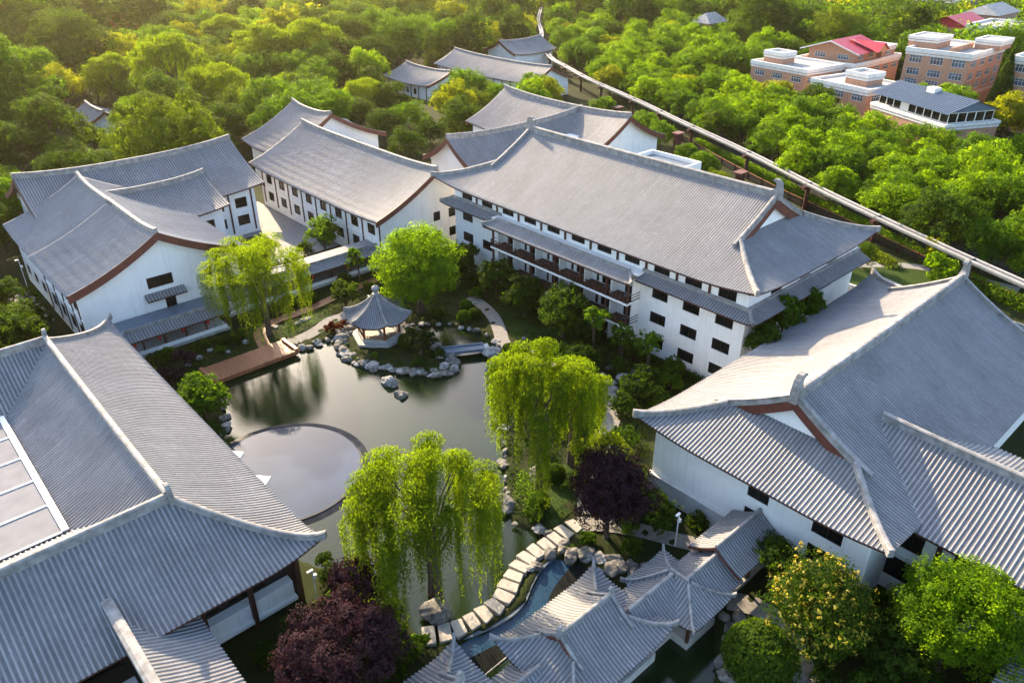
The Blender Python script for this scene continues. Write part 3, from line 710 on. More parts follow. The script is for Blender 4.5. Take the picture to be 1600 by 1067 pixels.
wall(b2, (-11.5, 8.4), (-11.5, -6.4), 0, 9.3, [(a, a + 2.2, z, z + 1.8) for a in (1.5, 6, 10.5) for z in (5.8, 1.8)], out=(-1, 0)); wall(b2, (11.5, 8.4), (-11.5, 8.4), 0, 9.3, (), out=(0, 1)); wall(b2, (11.5, -3.6), (18.2, -3.6), 0, 8.8, [(2.6, 5.0, 5.0, 7.0), (2.6, 5.0, 1.6, 3.6)], out=(0, -1)); wall(b2, (18.2, -3.6), (18.2, 8.4), 0, 8.8, (), out=(1, 0))
# ------------------------------------------------------------------ NW hall
b = thing('gabled_building', 'hall whose long grey ridge runs along the wood, red gable at left end', 'building', (41, 147, 0)); w_ = lambda x, y: (x - 41, y - 147)
gable(b, 18.8, 12.6, 8.5, 14.3, 1.1, .44, ('obj', 'stuff'), wall_in=1.6, rh=.85)
wall(b, w_(24, 136), w_(58.2, 136), 0, 8.6, [(x - 24 - 1.15, x - 24 + 1.15, z, z + 1.9) for x in (27, 31, 35, 50.8, 55.3) for z in (5.3, 1.9)], out=(0, -1))
wall(b, w_(58.2, 136), w_(58.2, 158), 0, 8.7, [(a, a + 2, z, z + 1.8) for a in (4, 10, 16) for z in (5.3, 1.9)], out=(1, 0)); wall(b, w_(24, 158), w_(24, 136), 0, 8.6, (), out=(-1, 0)); wall(b, w_(57.6, 158), w_(24, 158), 0, 8.6, (), out=(0, 1))
for x in (48.7, 53.0, 57.4): x0, y0 = w_(x, 136); part(b, 'column', MB().box(x0 - .15, y0 - .12, .6, x0 + .15, y0 + .05, 8.5), 'brown_wood')
x0, y0 = w_(46, 136); part(b, 'string_course', MB().box(x0, y0 - .08, 4.35, x0 + 11.6, y0 + .03, 4.6), 'white_wall')
# ------------------------------------------------------------------ N2 and its cross wing
b = thing('gabled_building', 'white gabled hall behind the hotel, between hotel roof and elevated rail', 'building', (131.6, 127, 0)); w_ = lambda x, y: (x - 131.6, y - 127)
gable(b, 20.4, 12.8, 8.2, 14.3, 1.0, .55, rot=1, wall_in=1.3, board=1.1, rh=.9)
for q in (((-11.6, -19.1), (11.6, -19.1), (0, -1)), ((11.6, -19.1), (11.6, 19), (1, 0)), ((11.6, 19), (-11.6, 19), (0, 1)), ((-11.6, 19), (-11.6, -19.1), (-1, 0))): wall(b, q[0], q[1], 0, 8.4, (), out=q[2])
part(b, 'roof_ledge', MB().box(-9.8, -12, 8.9, -5.2, -7.5, 10.6), 'white_wall')
b = thing('cross_wing', 'low cross wing with curved ridge and red gable peeking behind hotel ridge', 'building', (113, 122, 0))
gable(b, 19.6, 8.6, 8.0, 13.2, 1.1, .5, wall_in=1.3, board=1.1, ends=(1, 0), rh=.95)
for q in (((-18.2, -7.4), (6, -7.4), (0, -1)), ((-18.2, 7.4), (-18.2, -7.4), (-1, 0)), ((6, 7.4), (-18.2, 7.4), (0, 1))): wall(b, q[0], q[1], 0, 8.2, (), out=q[2])
b = thing('roof_box', 'white parapet box with sunken blue roof behind the hotel ridge', 'building', (122, 89.5, 0))
wl_ = MB().box(-3.5, -6, 0, 3.5, 6, 10.6); part(b, 'wall', wl_, 'white_wall')
pp = MB()
for q in ((-3.5, -6, -3.2, 6), (3.2, -6, 3.5, 6), (-3.2, -6, 3.2, -5.7), (-3.2, 5.7, 3.2, 6)): pp.box(q[0], q[1], 10.6, q[2], q[3], 11.5)
part(b, 'parapet', pp, 'white_wall'); part(b, 'sunken_roof', MB().box(-3.15, -5.65, 10.604, 3.15, 5.65, 10.7), 'blue_slate')
# ------------------------------------------------------------------ N3: small far halls
for nm, lab, c, L_, W_, ze, zr, rt in (('low_hall', 'leftmost of three small far halls, dark columns on its white front', (160, 217.5), 12.5, 10, 4.3, 7.5, 1), ('low_hall', 'middle of three small far halls, red barge board facing the rail', (183, 207), 25, 10, 5.2, 9.2, 1), ('low_hall', 'rearmost of three small far halls, its ridge rising toward the rail', (214.5, 231, ), 11, 9, 6.2, 10, 0)):
    b = thing(nm, lab, 'building', (*c, 0)); gable(b, L_, W_, ze, zr, .8, .55, rot=rt, wall_in=1.2, board=.9, rh=.6)
    hx, hy = (W_ - 1.2, L_ - 1.2) if rt else (L_ - 1.2, W_ - 1.2)
    cs = [(-hx, hy), (-hx, -hy), (hx, -hy), (hx, hy)]
    for k, out in enumerate(((-1, 0), (0, -1), (1, 0), (0, 1))):
        p, q = cs[k], cs[(k + 1) % 4]; ln = math.hypot(p[0] - q[0], p[1] - q[1])
        wall(b, p, q, 0, ze + .2, [(2 + 4.2 * i, 3.6 + 4.2 * i, 1.0, 2.9) for i in range(int((ln - 3) / 4.2))] if k == 0 else (), out=out)
    if rt:
        for i in range(int(2 * hy / 4.2) + 1): part(b, 'column', MB().box(-hx - .14, hy - .7 - 4.2 * i - .16, 0, -hx + .05, hy - .7 - 4.2 * i + .16, ze), 'dark_frame')

# ------------------------------------------------------------------ R: big hall at right
b = thing('grand_hall', 'large white hall with hipped grey roof and red gable at right', 'building', (78.2, 26, 0)); w_ = lambda x, y: (x - 78.2, y - 26)
hip_gable(b, 25.9, 13, 8.55, 14.9, 19.4,  .7, .25, .4, ('obj', 'stuff', 'obj', 'stuff'), rw=.3, rh=.9, orn=1.25, board=1.35, chui=1.6)
ops = [(37.4 - 26.5, 37.4 - 24.3, 6.0, 7.6), (37.4 - 26.5, 37.4 - 24.3, 3.0, 4.7), (37.4 - 20.0, 37.4 - 17.2, 6.0, 7.8), (37.4 - 20.0, 37.4 - 17.2, 2.9, 4.7)]
wall(b, w_(54.0, 37.4), w_(54.0, 14.8), 0, 8.8, ops, out=(-1, 0))
wall(b, w_(54.0, 14.8), w_(102.4, 14.8), 0, 8.8, (), out=(0, -1)); wall(b, w_(102.4, 14.8), w_(102.4, 37.4), 0, 8.8, (), out=(1, 0))
wall(b, w_(102.4, 37.4), w_(54.0, 37.4), 0, 8.8, [(3 + 5 * i, 5.2 + 5 * i, 4.6, 6.4) for i in range(9)], out=(0, 1))
x0, y0 = w_(54.0, 14.8); part(b, 'plinth_wall', MB().box(x0 - .35, y0 + 11.6, 0, x0 - .005, y0 + 22.7, 2.3), 'grey_base'); part(b, 'plinth_cap', MB().box(x0 - .45, y0 + 11.5, 2.3, x0 - .003, y0 + 22.8, 2.42), 'trim_white')
gable(b, 17.5, 8.8, 8.35, 11.6, .3, .41, ('stuff', 'obj'), c0=(66.4 - 78.2, 3.2 - 26), rot=1, wall_in=1.2, ends=(1, 0), rh=.85)
ops = [(17 - 14.2, 17 - 12.3, 5.2, 7.2), (17 - 14.9, 17 - 12.0, 1.6, 3.9)] + [(17 - y - 1.3, 17 - y + 1.3, z, z + 2.0) for y in (8.6, 4.4, .2, -4) for z in (5.2, 1.6)]
wall(b, w_(58.9, 17), w_(58.9, -13), 0, 8.5, ops, out=(-1, 0))
x0, y0 = w_(58.9, 0)
for y in (11.1, 6.6, 2.3, -1.9): part(b, 'column', MB().box(x0 - .16, y0 + y - .2, 4.3, x0 + .05, y0 + y + .2, 8.3), 'brown_wood')
part(b, 'string_course', MB().box(x0 - .12, y0 - 12.5, 4.2, x0 + .03, y0 + 16.6, 4.5), 'white_wall')
part(b, 'plinth_wall', MB().box(x0 - .3, y0 - 12.6, 0, x0 - .01, y0 + 14, .9), 'stone_plinth')
for i in range(0): pass
cz = thing('entrance_canopy', 'small blue glass canopy between hotel end and big hall roof', 'canopy', (109, 48.5, 0))
part(cz, 'glass_roof', MB().box(-3.2, -2.2, 3.0, 3.2, 2.2, 3.12), 'blue_glass'); posts(cz, [(-3, -2), (3, -2), (-3, 2), (3, 2)], 0, 3.0, .1, mat='dark_frame')
gw_ = tag(link('garden_wall', MB().box(112, 43.2, 0, 112.4, 54, 3.1).box(112.4, 43.2, 0, 119, 43.55, 2.7).mesh('garden_wall', 'grey_base')), 'grey rendered garden wall standing past the hotel corner', 'wall')

# ------------------------------------------------------------------ L: corner hall at left (C-shaped hipped roof)
b = thing('corner_hall', 'wide grey-roofed hall at lower left with skylit flat court', 'building', (12, 73.5, 0)); w_ = lambda x, y: (x - 12, y - 73.5)
EX, Y0, Y1, WL, ZE, ZR = 20.8, 46.7, 100.4, 8.8, 6.7, 11.3
XR, YRn, YRf = EX - WL, Y0 + WL, Y1 - WL
def cup(x, y):
    c = 5.5; p = max(0, 1 - (EX - x) / c); q = max(0, 1 - (y - Y0) / c) + max(0, 1 - (Y1 - y) / c); return 1.0 * p * p * q * q
LEN = Y1 - Y0
def zl(d): return ZE + (ZR - ZE) * prof(min(1, d / WL), .6)
X0 = -22
slope(b, w_(EX, Y0), (0, 1), (-1, 0), 0, LEN, lambda t: (0, min(WL, t, LEN - t)), lambda d, t: zl(d) + cup(EX - d, Y0 + t), .4, 'obj', (WL, LEN - WL))
slope(b, w_(X0, Y0), (1, 0), (0, 1), 0, EX - X0, lambda t: (0, min(WL, EX - X0 - t)), lambda d, t: zl(d) + cup(X0 + t, Y0 + d), .4, 'obj', (XR - X0,))
slope(b, w_(X0, Y1), (1, 0), (0, -1), 0, EX - X0, lambda t: (0, min(WL, EX - X0 - t)), lambda d, t: zl(d) + cup(X0 + t, Y1 - d), .4, 'stuff', (XR - X0,))
cut = 2.1    # inner slopes stop at the flat court roof
slope(b, w_(XR - WL, 0), (0, 1), (1, 0), YRn, YRf, lambda t: (max(cut, WL - (t - YRn), WL - (YRf - t)), WL), lambda d, t: zl(d), .4, 'stuff', (YRn + WL - cut, YRf - WL + cut))
slope(b, w_(X0, YRn + WL), (1, 0), (0, -1), 0, XR - X0, lambda t: (max(cut, WL - (XR - X0 - t)), WL), lambda d, t: zl(d), .4, 'stuff', (XR - X0 - WL + cut,))
slope(b, w_(X0, YRf - WL), (1, 0), (0, 1), 0, XR - X0, lambda t: (max(cut, WL - (XR - X0 - t)), WL), lambda d, t: zl(d), .4, 'stuff', (XR - X0 - WL + cut,))
ridge(b, [(*w_(XR, YRn + (YRf - YRn) * i / 20), ZR - .05 + .25 * abs(i / 10 - 1) ** 3) for i in range(21)], .25, .72)
ridge(b, [(*w_(X0 + (XR - X0) * i / 10, YRn), ZR - .05 + .1 * (i / 10) ** 3) for i in range(11)], .25, .72)
ridge(b, [(*w_(X0 + (XR - X0) * i / 10, YRf), ZR - .05 + .1 * (i / 10) ** 3) for i in range(11)], .25, .72)
for yy, s in ((Y0, 1), (Y1, -1)):
    ridge(b, [(*w_(EX - d, yy + s * d), zl(max(d, 0)) + cup(EX - d, yy + s * d)) for d in [WL - (WL + .25) * i / 14 for i in range(15)]], .21, .55, 'hip_ridge')
for yy, s in ((YRn, 1), (YRf, -1)): ornament(b, (*w_(XR + .1, yy - s * .1), ZR), (0, s), .8)
x0, y0 = w_(X0, YRn + WL - cut); x1, y1 = w_(XR - WL + cut, YRf - WL + cut)
part(b, 'court_roof', MB().box(x0, y0, 7.2, x1 - .02, y1, 7.66), 'mesh_panel')
fr = MB()
for i in range(6):
    yy = y0 + (y1 - y0) * i / 5; fr.box(x0, yy - .09, 7.66, x1 - .6, yy + .09, 7.76)
fr.box(x1 - .6, y0, 7.66, x1 - .05, y1, 7.82)
part(b, 'glazing_bars', fr, 'lamp_white')
# walls under the eaves
wall(b, w_(19.2, 99), w_(19.2, 49.4), 0, 6.8, [(1.5 + 4.2 * i, 4.6 + 4.2 * i, .6, 5.6, 'door') for i in range(11)], out=(1, 0), mat='white_wall')
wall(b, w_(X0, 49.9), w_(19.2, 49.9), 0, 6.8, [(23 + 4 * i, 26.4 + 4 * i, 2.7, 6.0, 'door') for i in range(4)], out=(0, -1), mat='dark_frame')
x0, y0 = w_(9.2, 48.9)
part(b, 'parapet', MB().box(x0, y0, .9, w_(18.4, 0)[0], y0 + .96, 2.55), 'white_wall'); part(b, 'parapet_ledge', MB().box(x0 + .2, y0 - .35, .55, w_(18.4, 0)[0] + .1, y0 + .96, .9), 'white_wall')
for x in (10.6, 14.6, 18.9): q = w_(x, 48.7); part(b, 'column', MB().box(q[0] - .2, q[1] - .2, 0, q[0] + .2, q[1] + .2, 6.6), 'brown_wood')
# annexe with blue glass roof
b = thing('annexe', 'small tiled annexe with pale ridge wall and blue roof light, bottom left', 'building', (6, 44, 0)); w_ = lambda x, y: (x - 6, y - 44)
slope(b, w_(10.2, 36), (0, 1), (-1, 0), 0, 15.0, lambda t: (0, 5.1 if t < 11.2 else max(.05, min(5.1, 5.1))), lambda d, t: 5.2 + 2.5 * prof(d / 5.1, .7), .4, 'obj')
part(b, 'ridge_wall', MB().sweep([(*w_(4.9, 36), 7.65), (*w_(4.9, 44), 7.68), (*w_(4.9, 51.0), 7.72)], RP(.4, .9)), 'ridge_grey')
x0, y0 = w_(-6, 36); part(b, 'flat_roof', MB().box(x0, y0, 4.4, w_(4.5, 0)[0], w_(0, 46.2)[1], 4.9), 'flat_roof'); part(b, 'roof_light', MB().box(x0 + 4, y0, 4.9, w_(3.6, 0)[0], w_(0, 45.4)[1], 5.05), 'blue_glass')
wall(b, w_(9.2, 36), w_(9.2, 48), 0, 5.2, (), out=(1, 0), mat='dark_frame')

# ------------------------------------------------------------------ galleries along the garden
def gallery(lab, x0, x1, y0, dep, zt, nb, back):
    g = thing('covered_gallery', lab, 'gallery', ((x0 + x1) / 2, y0, 0)); L_ = (x1 - x0) / 2
    skirt(g, (-L_ - .6, -.7), (1, 0), (0, 1), 2 * L_ + 1.2, 1.9, 2.95, .95, 1, 1, 'stuff', .42)
    part(g, 'flat_top', MB().box(-L_ + .9, 1.2, 3.5, L_ - .9, dep, 3.86), back)
    part(g, 'top_kerb', MB().box(-L_ + .8, 1.08, 3.86, L_ - .8, 1.3, 4.05).box(L_ - 1.05, 1.3, 3.86, L_ - .8, dep, 4.05), 'ridge_grey')
    part(g, 'floor_slab', MB().box(-L_, -.2, 0, L_, dep, .42), 'stone_plinth')
    part(g, 'low_wall', MB().box(-L_ + .3, -.05, .42, L_ - .3, .13, .95), 'white_wall')
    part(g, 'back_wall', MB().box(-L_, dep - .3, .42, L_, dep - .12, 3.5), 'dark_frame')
    part(g, 'beam', MB().box(-L_, 0.02, 2.75, L_, .2, 3.0), 'brown_wood')
    for i in range(nb + 1):
        x = -L_ + .25 + (2 * L_ - .5) * i / nb
        part(g, 'column', MB().tube([(x, .3, .42), (x, .3, 2.95)], .15, 8), 'brown_wood')
    return g
gallery('tiled gallery with brown columns against the white gable wall', 21.2, 36.4, 101.9, 5.0, 3, 5, 'blue_slate')
gallery('tiled gallery running from the willow to the hotel wing', 38.0, 70.5, 105.6, 4.2, 3, 9, 'pale_paving')
ln = MB(); ring_ = [(.05, .36), (.17, .3), (.23, .16), (.23, .02), (.17, -.14), (.06, -.2)]
for k in range(8):
    a, b_ = 2 * math.pi * k / 8, 2 * math.pi * (k + 1) / 8
    for (r0, z0), (r1, z1) in zip(ring_[:-1], ring_[1:]): ln.quad((r0 * math.cos(a), r0 * math.sin(a), z0), (r0 * math.cos(b_), r0 * math.sin(b_), z0), (r1 * math.cos(b_), r1 * math.sin(b_), z1), (r1 * math.cos(a), r1 * math.sin(a), z1))
lnm = ln.mesh('lantern_body', 'red_lantern', True); tsm = MB().tube([(0, 0, .36), (0, 0, .62)], .02, 4).tube([(0, 0, -.2), (0, 0, -.5)], .035, 5).mesh('tassel', 'red_lantern')
for i, (x, y, lab) in enumerate([(23.2, 101.75, 'leftmost red lantern under the gallery by the white gable'), (26.5, 101.75, 'second red lantern from left under the gable gallery'), (29.8, 101.75, 'third red lantern from left under the gable gallery'), (33.4, 101.75, 'rightmost red lantern under the gable gallery'), (52.4, 105.45, 'left red lantern under the gallery beside the round tree'), (58.6, 105.45, 'middle red lantern under the gallery beside the round tree'), (63.8, 105.45, 'right red lantern under the gallery beside the round tree')]):
    t = thing('red_lantern', lab, 'lantern', (x, y, 2.2), 0, 'red lanterns under the galleries'); link('lantern_body', lnm, t); link('tassel', tsm, t)

# ------------------------------------------------------------------ hexagonal pavilion on the islet
PX, PY = 51.6, 85.3
p = thing('hexagonal_pavilion', 'hexagonal garden pavilion with steep grey roof and ball finial on islet', 'pavilion', (PX, PY, 0))
RE = 4.9; a0 = R(12)
hexp = lambda r, k: (r * math.cos(a0 + k * math.pi / 3), r * math.sin(a0 + k * math.pi / 3))
ap = RE * math.cos(math.pi / 6)
for k in range(6):
    A_, B_ = Vector((*hexp(RE, k), 0)), Vector((*hexp(RE, k + 1), 0)); e = (B_ - A_).normalized(); n_ = Vector((-e.y, e.x, 0))
    def zf(d, t):
        q = min(1, d / ap); return 3.3 + 3.5 * (.42 * q + .58 * q * q) + .75 * max(0, abs(t / RE - .5) * 2) ** 2.5 * (1 - q) ** 2
    slope(p, (A_.x, A_.y), (e.x, e.y), (n_.x, n_.y), 0, RE, lambda t: (0, max(.02, ap * (1 - abs(t / RE - .5) * 2) - .05)), zf, .29, 'obj', (RE / 2,), nd=8)
    path = []
    for i in range(11):
        q = i / 10 * .97; r = RE * (1 - q) + .08; x, y = hexp(r, k); path.append((x, y, 3.3 + 3.5 * (.42 * q + .58 * q * q) + .75 * (1 - q) ** 2))
    ridge(p, path, .11, .3, 'hip_ridge')
fin = MB(); pr = [(.5, 6.55), (.55, 6.75), (.3, 6.85), (.26, 7.05), (.46, 7.2), (.56, 7.45), (.52, 7.7), (.34, 7.88), (.12, 7.98), (.02, 8.15)]
for k in range(12):
    a, b_ = 2 * math.pi * k / 12, 2 * math.pi * (k + 1) / 12
    for (r0, z0), (r1, z1) in zip(pr[:-1], pr[1:]): fin.quad((r0 * math.cos(a), r0 * math.sin(a), z0), (r0 * math.cos(b_), r0 * math.sin(b_), z0), (r1 * math.cos(b_), r1 * math.sin(b_), z1), (r1 * math.cos(a), r1 * math.sin(a), z1))
part(p, 'finial', fin, 'ridge_grey', smooth=True)
part(p, 'platform', MB().prism([hexp(4.2, k) for k in range(6)], -.3, .32), 'stone_plinth')
part(p, 'base', MB().prism([hexp(3.3, k) for k in range(6)], .32, .72), 'stone_plinth')
for k in range(6):
    x, y = hexp(3.0, k); part(p, 'column', MB().tube([(x, y, .72), (x, y, 3.5)], .17, 8), 'red_column')
    x2, y2 = hexp(3.0, k + 1); mb = MB()
    for z in (3.15, 2.85): mb.sweep([(x, y, z), (x2, y2, z)], [(-.06, 0), (.06, 0), (.06, .14), (-.06, .14)])
    part(p, 'lattice_beam', mb, 'brown_wood')
    if k != 5:
        mb = MB()
        for z in (.8, 1.12): mb.sweep([(x, y, z), (x2, y2, z)], [(-.05, 0), (.05, 0), (.05, .09), (-.05, .09)])
        for i in range(1, 7): q = i / 7; mb.box(x + (x2 - x) * q - .03, y + (y2 - y) * q - .03, .72, x + (x2 - x) * q + .03, y + (y2 - y) * q + .03, 1.14)
        part(p, 'balustrade', mb, 'walk_wood')
st = thing('stone_table', 'round stone table inside the hexagonal pavilion', 'table', (PX, PY, .72)); mb = MB()
mb.tube([(0, 0, 0), (0, 0, .68)], .2, 10); part(st, 'pedestal', mb, 'kerb_stone'); part(st, 'table_top', MB().tube([(0, 0, .68), (0, 0, .8)], .62, 16), 'kerb_stone')
x, y = hexp(4.2, 2); t = thing('red_lantern', 'red lantern hanging from the left eave corner of the pavilion', 'lantern', (PX + x, PY + y, 2.9)); link('lantern_body', lnm, t); link('tassel', tsm, t)
# stone bridge
br = thing('stone_bridge', 'flat slate-blue footbridge from islet to garden path', 'bridge', (57.4, 73.4, 0), math.atan2(-2.6, 4.7))
part(br, 'deck', MB().box(-3.2, -.75, .28, 3.2, .75, .5), 'blue_slate')
for s in (-1, 1): part(br, 'parapet', MB().box(-3.1, s * .8 - .12, .3, 3.1, s * .8 + .12, .72), 'blue_slate'); part(br, 'abutment', MB().box(s * 3.3 - .5, -.9, -1, s * 3.3 + .5, .9, .46), 'kerb_stone')

# ------------------------------------------------------------------ timber deck and boardwalk
d = thing('timber_deck', 'reddish timber deck with bench edge jutting into the pond', 'deck', (34.2, 90.8, 0))
for i in range(50):
    x = -6.2 + 12.4 * i / 50; part(d, 'plank', MB().box(x + .012, -2.1, .30, x + 12.4 / 50 - .012, 2.1, .36), 'deck_wood')
part(d, 'front_beam', MB().box(-6.25, -2.3, .02, 6.25, -2.1, .5), 'deck_wood'); part(d, 'rear_beam', MB().box(-6.25, 2.1, .02, 6.25, 2.25, .36), 'deck_wood')
for s in (-1, 1): part(d, 'end_bench', MB().box(s * 6.0 - .25, -2.1, .37, s * 6.0 + .25, 2.0, .72), 'deck_wood')
part(d, 'front_bench', MB().box(-5.75, -2.08, .37, 5.75, -1.85, .52), 'deck_wood'); part(d, 'skirt_board', MB().box(-6.15, -2.05, -.25, 6.15, -1.95, .02), 'walk_wood')
for i in range(6): x = -5.8 + 11.6 * i / 5; part(d, 'post', MB().box(x - .12, -1.9, -1.2, x + .12, -1.66, .3), 'walk_wood')
bw = thing('boardwalk', 'narrow brown boardwalk with steps from deck toward gallery', 'boardwalk', (0, 0, 0))
q = smooth_line([(37.6, 93.2), (38.4, 96.2), (39.6, 98.2), (42.5, 99.3), (46.5, 99.4), (50.8, 99.9), (56, 101), (62, 101.6)], 10)
for i in range(0, len(q) - 1):
    a, b_ = q[i], q[i + 1]; t = Vector((b_[0] - a[0], b_[1] - a[1], 0)); ln_ = t.length; t.normalize(); k = max(1, int(ln_ / .26))
    for j in range(k): c = (a[0] + t.x * ln_ * (j + .5) / k, a[1] + t.y * ln_ * (j + .5) / k); part(bw, 'plank', MB().obox(c, (-t.y, t.x), .85, ln_ / k / 2 - .012, .12, .2), 'walk_wood')

# ------------------------------------------------------------------ small water pavilions, lower centre
def pav_base(p, L_, W_, z1):
    part(p, 'platform', MB().box(-L_ + .9, -W_ + .9, -1, L_ - .9, W_ - .9, .35), 'stone_plinth')
    for sx in (-1, 0, 1):
        for sy in (-1, 1): part(p, 'column', MB().tube([(sx * (L_ - 1.3), sy * (W_ - 1.3), .35), (sx * (L_ - 1.3), sy * (W_ - 1.3), z1 + .4)], .15, 8), 'brown_wood')
    for sy in (-1, 1): part(p, 'beam', MB().box(-L_ + 1.2, sy * (W_ - 1.3) - .1, z1 - .15, L_ - 1.2, sy * (W_ - 1.3) + .1, z1 + .15), 'brown_wood')
    for sx in (-1, 1): part(p, 'beam', MB().box(sx * (L_ - 1.3) - .1, -W_ + 1.42, z1 - .15, sx * (L_ - 1.3) + .1, W_ - 1.42, z1 + .15), 'brown_wood')
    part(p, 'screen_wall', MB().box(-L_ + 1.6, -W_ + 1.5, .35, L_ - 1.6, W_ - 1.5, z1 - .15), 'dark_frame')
p = thing('water_pavilion', 'small hip-and-gable tiled pavilion over dark water below the canal', 'pavilion', (32.6, 27.2, 0))
hip_gable(p, 5.9, 4.45, 3.1, 5.7, 3.05, .75, .12, .345, ('obj', 'obj', 'obj', 'obj'), rw=.15, rh=.42, orn=.5, board=.4, chui=.9); pav_base(p, 5.9, 4.45, 2.9)
p = thing('water_pavilion', 'tiled pavilion roof cut off by the bottom edge left of the canal', 'pavilion', (19.4, 29.3, 0))
hip_gable(p, 5.0, 4.3, 3.1, 5.6, 2.4, .75, .12, .345, ('stuff', 'obj', 'obj', 'obj'), rw=.15, rh=.42, orn=.5, board=.4, chui=.9); pav_base(p, 5.0, 4.3, 2.9)
p = thing('link_roof', 'low tiled roof linking two small pavilions at the bottom edge', 'roof', (25.4, 27.4, 0))
gable(p, 2.4, 2.3, 2.5, 3.7, .05, .345, ('obj', 'obj'), rw=.12, rh=.3, board=.2, ends=(0, 0)); part(p, 'platform', MB().box(-2.4, -1.5, -1, 2.4, 1.5, .3), 'stone_plinth'); posts(p, [(-1.5, -1.4), (1.5, -1.4), (-1.5, 1.4), (1.5, 1.4)], .3, 2.6, .12)
p = thing('corridor_pavilion', 'cross-shaped tiled corridor pavilion between water pavilion and big hall', 'pavilion', (42.4, 25.4, 0))
hip_gable(p, 3.75, 2.85, 2.75, 4.5, .95, .35, .0, .33, ('obj', 'obj', 'obj', 'obj'), rot=1, rw=.13, rh=.3, orn=0, gab=False)
gable(p, 2.9, 2.6, 2.85, 4.45, .0, .33, ('obj', 'obj'), c0=(-3.2, .5), rw=.13, rh=.3, board=.2, ends=(0, 0))
gable(p, 2.5, 2.6, 2.85, 4.45, .0, .33, ('obj', 'obj'), c0=(2.6, -.7), rw=.13, rh=.3, board=.2, ends=(0, 0))
part(p, 'platform', MB().box(-2.0, -2.9, -1, 2.0, 2.8, .3), 'stone_plinth'); posts(p, [(-2, -2.8), (2, -2.8), (-2, 2.6), (2, 2.6)], .3, 2.9, .13)
part(p, 'walkway', MB().box(-6.5, -1.2, -1, -2.0, 1.9, .28), 'stone_plinth'); part(p, 'walkway', MB().box(2.0, -2.4, -1, 5, 1, .28), 'stone_plinth')
p = thing('stepped_corridor', 'raised tiled corridor roof with red edge meeting the white hall wall', 'roof', (50.3, 24.8, 0))
gable(p, 3.55, 2.7, 3.55, 5.25, .05, .33, ('obj', 'obj'), rw=.14, rh=.34, board=.3, ends=(1, 0)); part(p, 'platform', MB().box(-3, -1.8, -.5, 3.5, 1.8, .5), 'stone_plinth'); posts(p, [(-3, -1.7), (0, -1.7), (3, -1.7), (-3, 1.7), (0, 1.7), (3, 1.7)], .5, 3.6, .13)

p = thing('porch_roof', 'tiled roof corner cut off by the bottom right corner of the picture', 'roof', (56, -1.1, 0))
gable(p, 10, 4.6, 4.9, 7.2, .1, .4, ('obj', 'obj'), rw=.16, rh=.4, board=.4, ends=(1, 1), wall_in=1.0)
for q in (((-8.9, -3.6), (8.9, -3.6), (0, -1)), ((-8.9, 3.6), (-8.9, -3.6), (-1, 0)), ((8.9, 3.6), (-8.9, 3.6), (0, 1)), ((8.9, -3.6), (8.9, 3.6), (1, 0))): wall(p, q[0], q[1], 0, 5.1, (), out=q[2])

for x, y, lab in ((21.3, 69.4, 'white square parasol peeking from under the hall eave, farther one'), (21.5, 63.6, 'white square parasol peeking from under the hall eave, nearer one')):
    p = thing('parasol', lab, 'parasol', (x, y, 0), R(40)); mb = MB(); c = [(-1.6, -1.6, 2.5), (1.6, -1.6, 2.5), (1.6, 1.6, 2.5), (-1.6, 1.6, 2.5)]
    for k in range(4): mb.poly([c[k], c[(k + 1) % 4], (0, 0, 3.1)])
    for k in range(4): q = c[(k + 1) % 4]; mb.quad((*c[k][:2], 2.32), (*q[:2], 2.32), q, c[k])
    part(p, 'canopy', mb, 'canopy_white'); part(p, 'pole', MB().tube([(0, 0, -1), (0, 0, 3.1)], .05, 6), 'lamp_white')

# ------------------------------------------------------------------ elevated rail
RAILP = [(330, 338), (289, 298), (262, 268), (238, 243), (222, 224), (212, 210), (206.5, 199), (198, 183), (190.8, 167.5), (179.5, 141), (170.6, 122.3), (157.4, 92.6), (143.5, 65.1), (133.4, 42.6), (126.4, 25.7), (118, 4), (108, -22)]
RQ = smooth_line(RAILP, 4)
er = thing('elevated_rail', 'pale elevated guideway curving along the tree belt on red columns', 'guideway', (0, 0, 0))
bz = [(x, y, 5.4) for x, y in RQ]
part(er, 'beam', MB().sweep(bz, [(-.55, -.45), (.55, -.45), (.8, .0), (-.8, 0)]), 'rail_white')
part(er, 'track_bed', MB().sweep([(x, y, 5.40) for x, y in RQ], [(-.5, .0), (.5, .0), (.5, .07), (-.5, .07)]), 'rail_steel')
for s in (-.66, .66):
    part(er, 'kerb', MB().sweep(bz, [(s - .13, 0.0), (s + .13, 0.0), (s + .13, .28), (s - .13, .28)]), 'rail_white')
cum = 0; last = -8; cn = 0
for (a, b_) in zip(RQ[:-1], RQ[1:]):
    ln_ = math.hypot(b_[0] - a[0], b_[1] - a[1]); cum += ln_
    if cum - last > 17 and cum > 60:
        last = cum; t = ((b_[0] - a[0]) / ln_, (b_[1] - a[1]) / ln_)
        mb = MB().tube([(b_[0], b_[1], 0), (b_[0], b_[1], 4.4)], .42, 10); mb.obox(b_, (-t[1], t[0]), 1.25, .4, 4.3, 4.9); part(er, 'pier', mb, 'rust_red')
        part(er, 'joint', MB().obox(b_, (-t[1], t[0]), .82, .05, 5.3, 5.7), 'rail_steel')
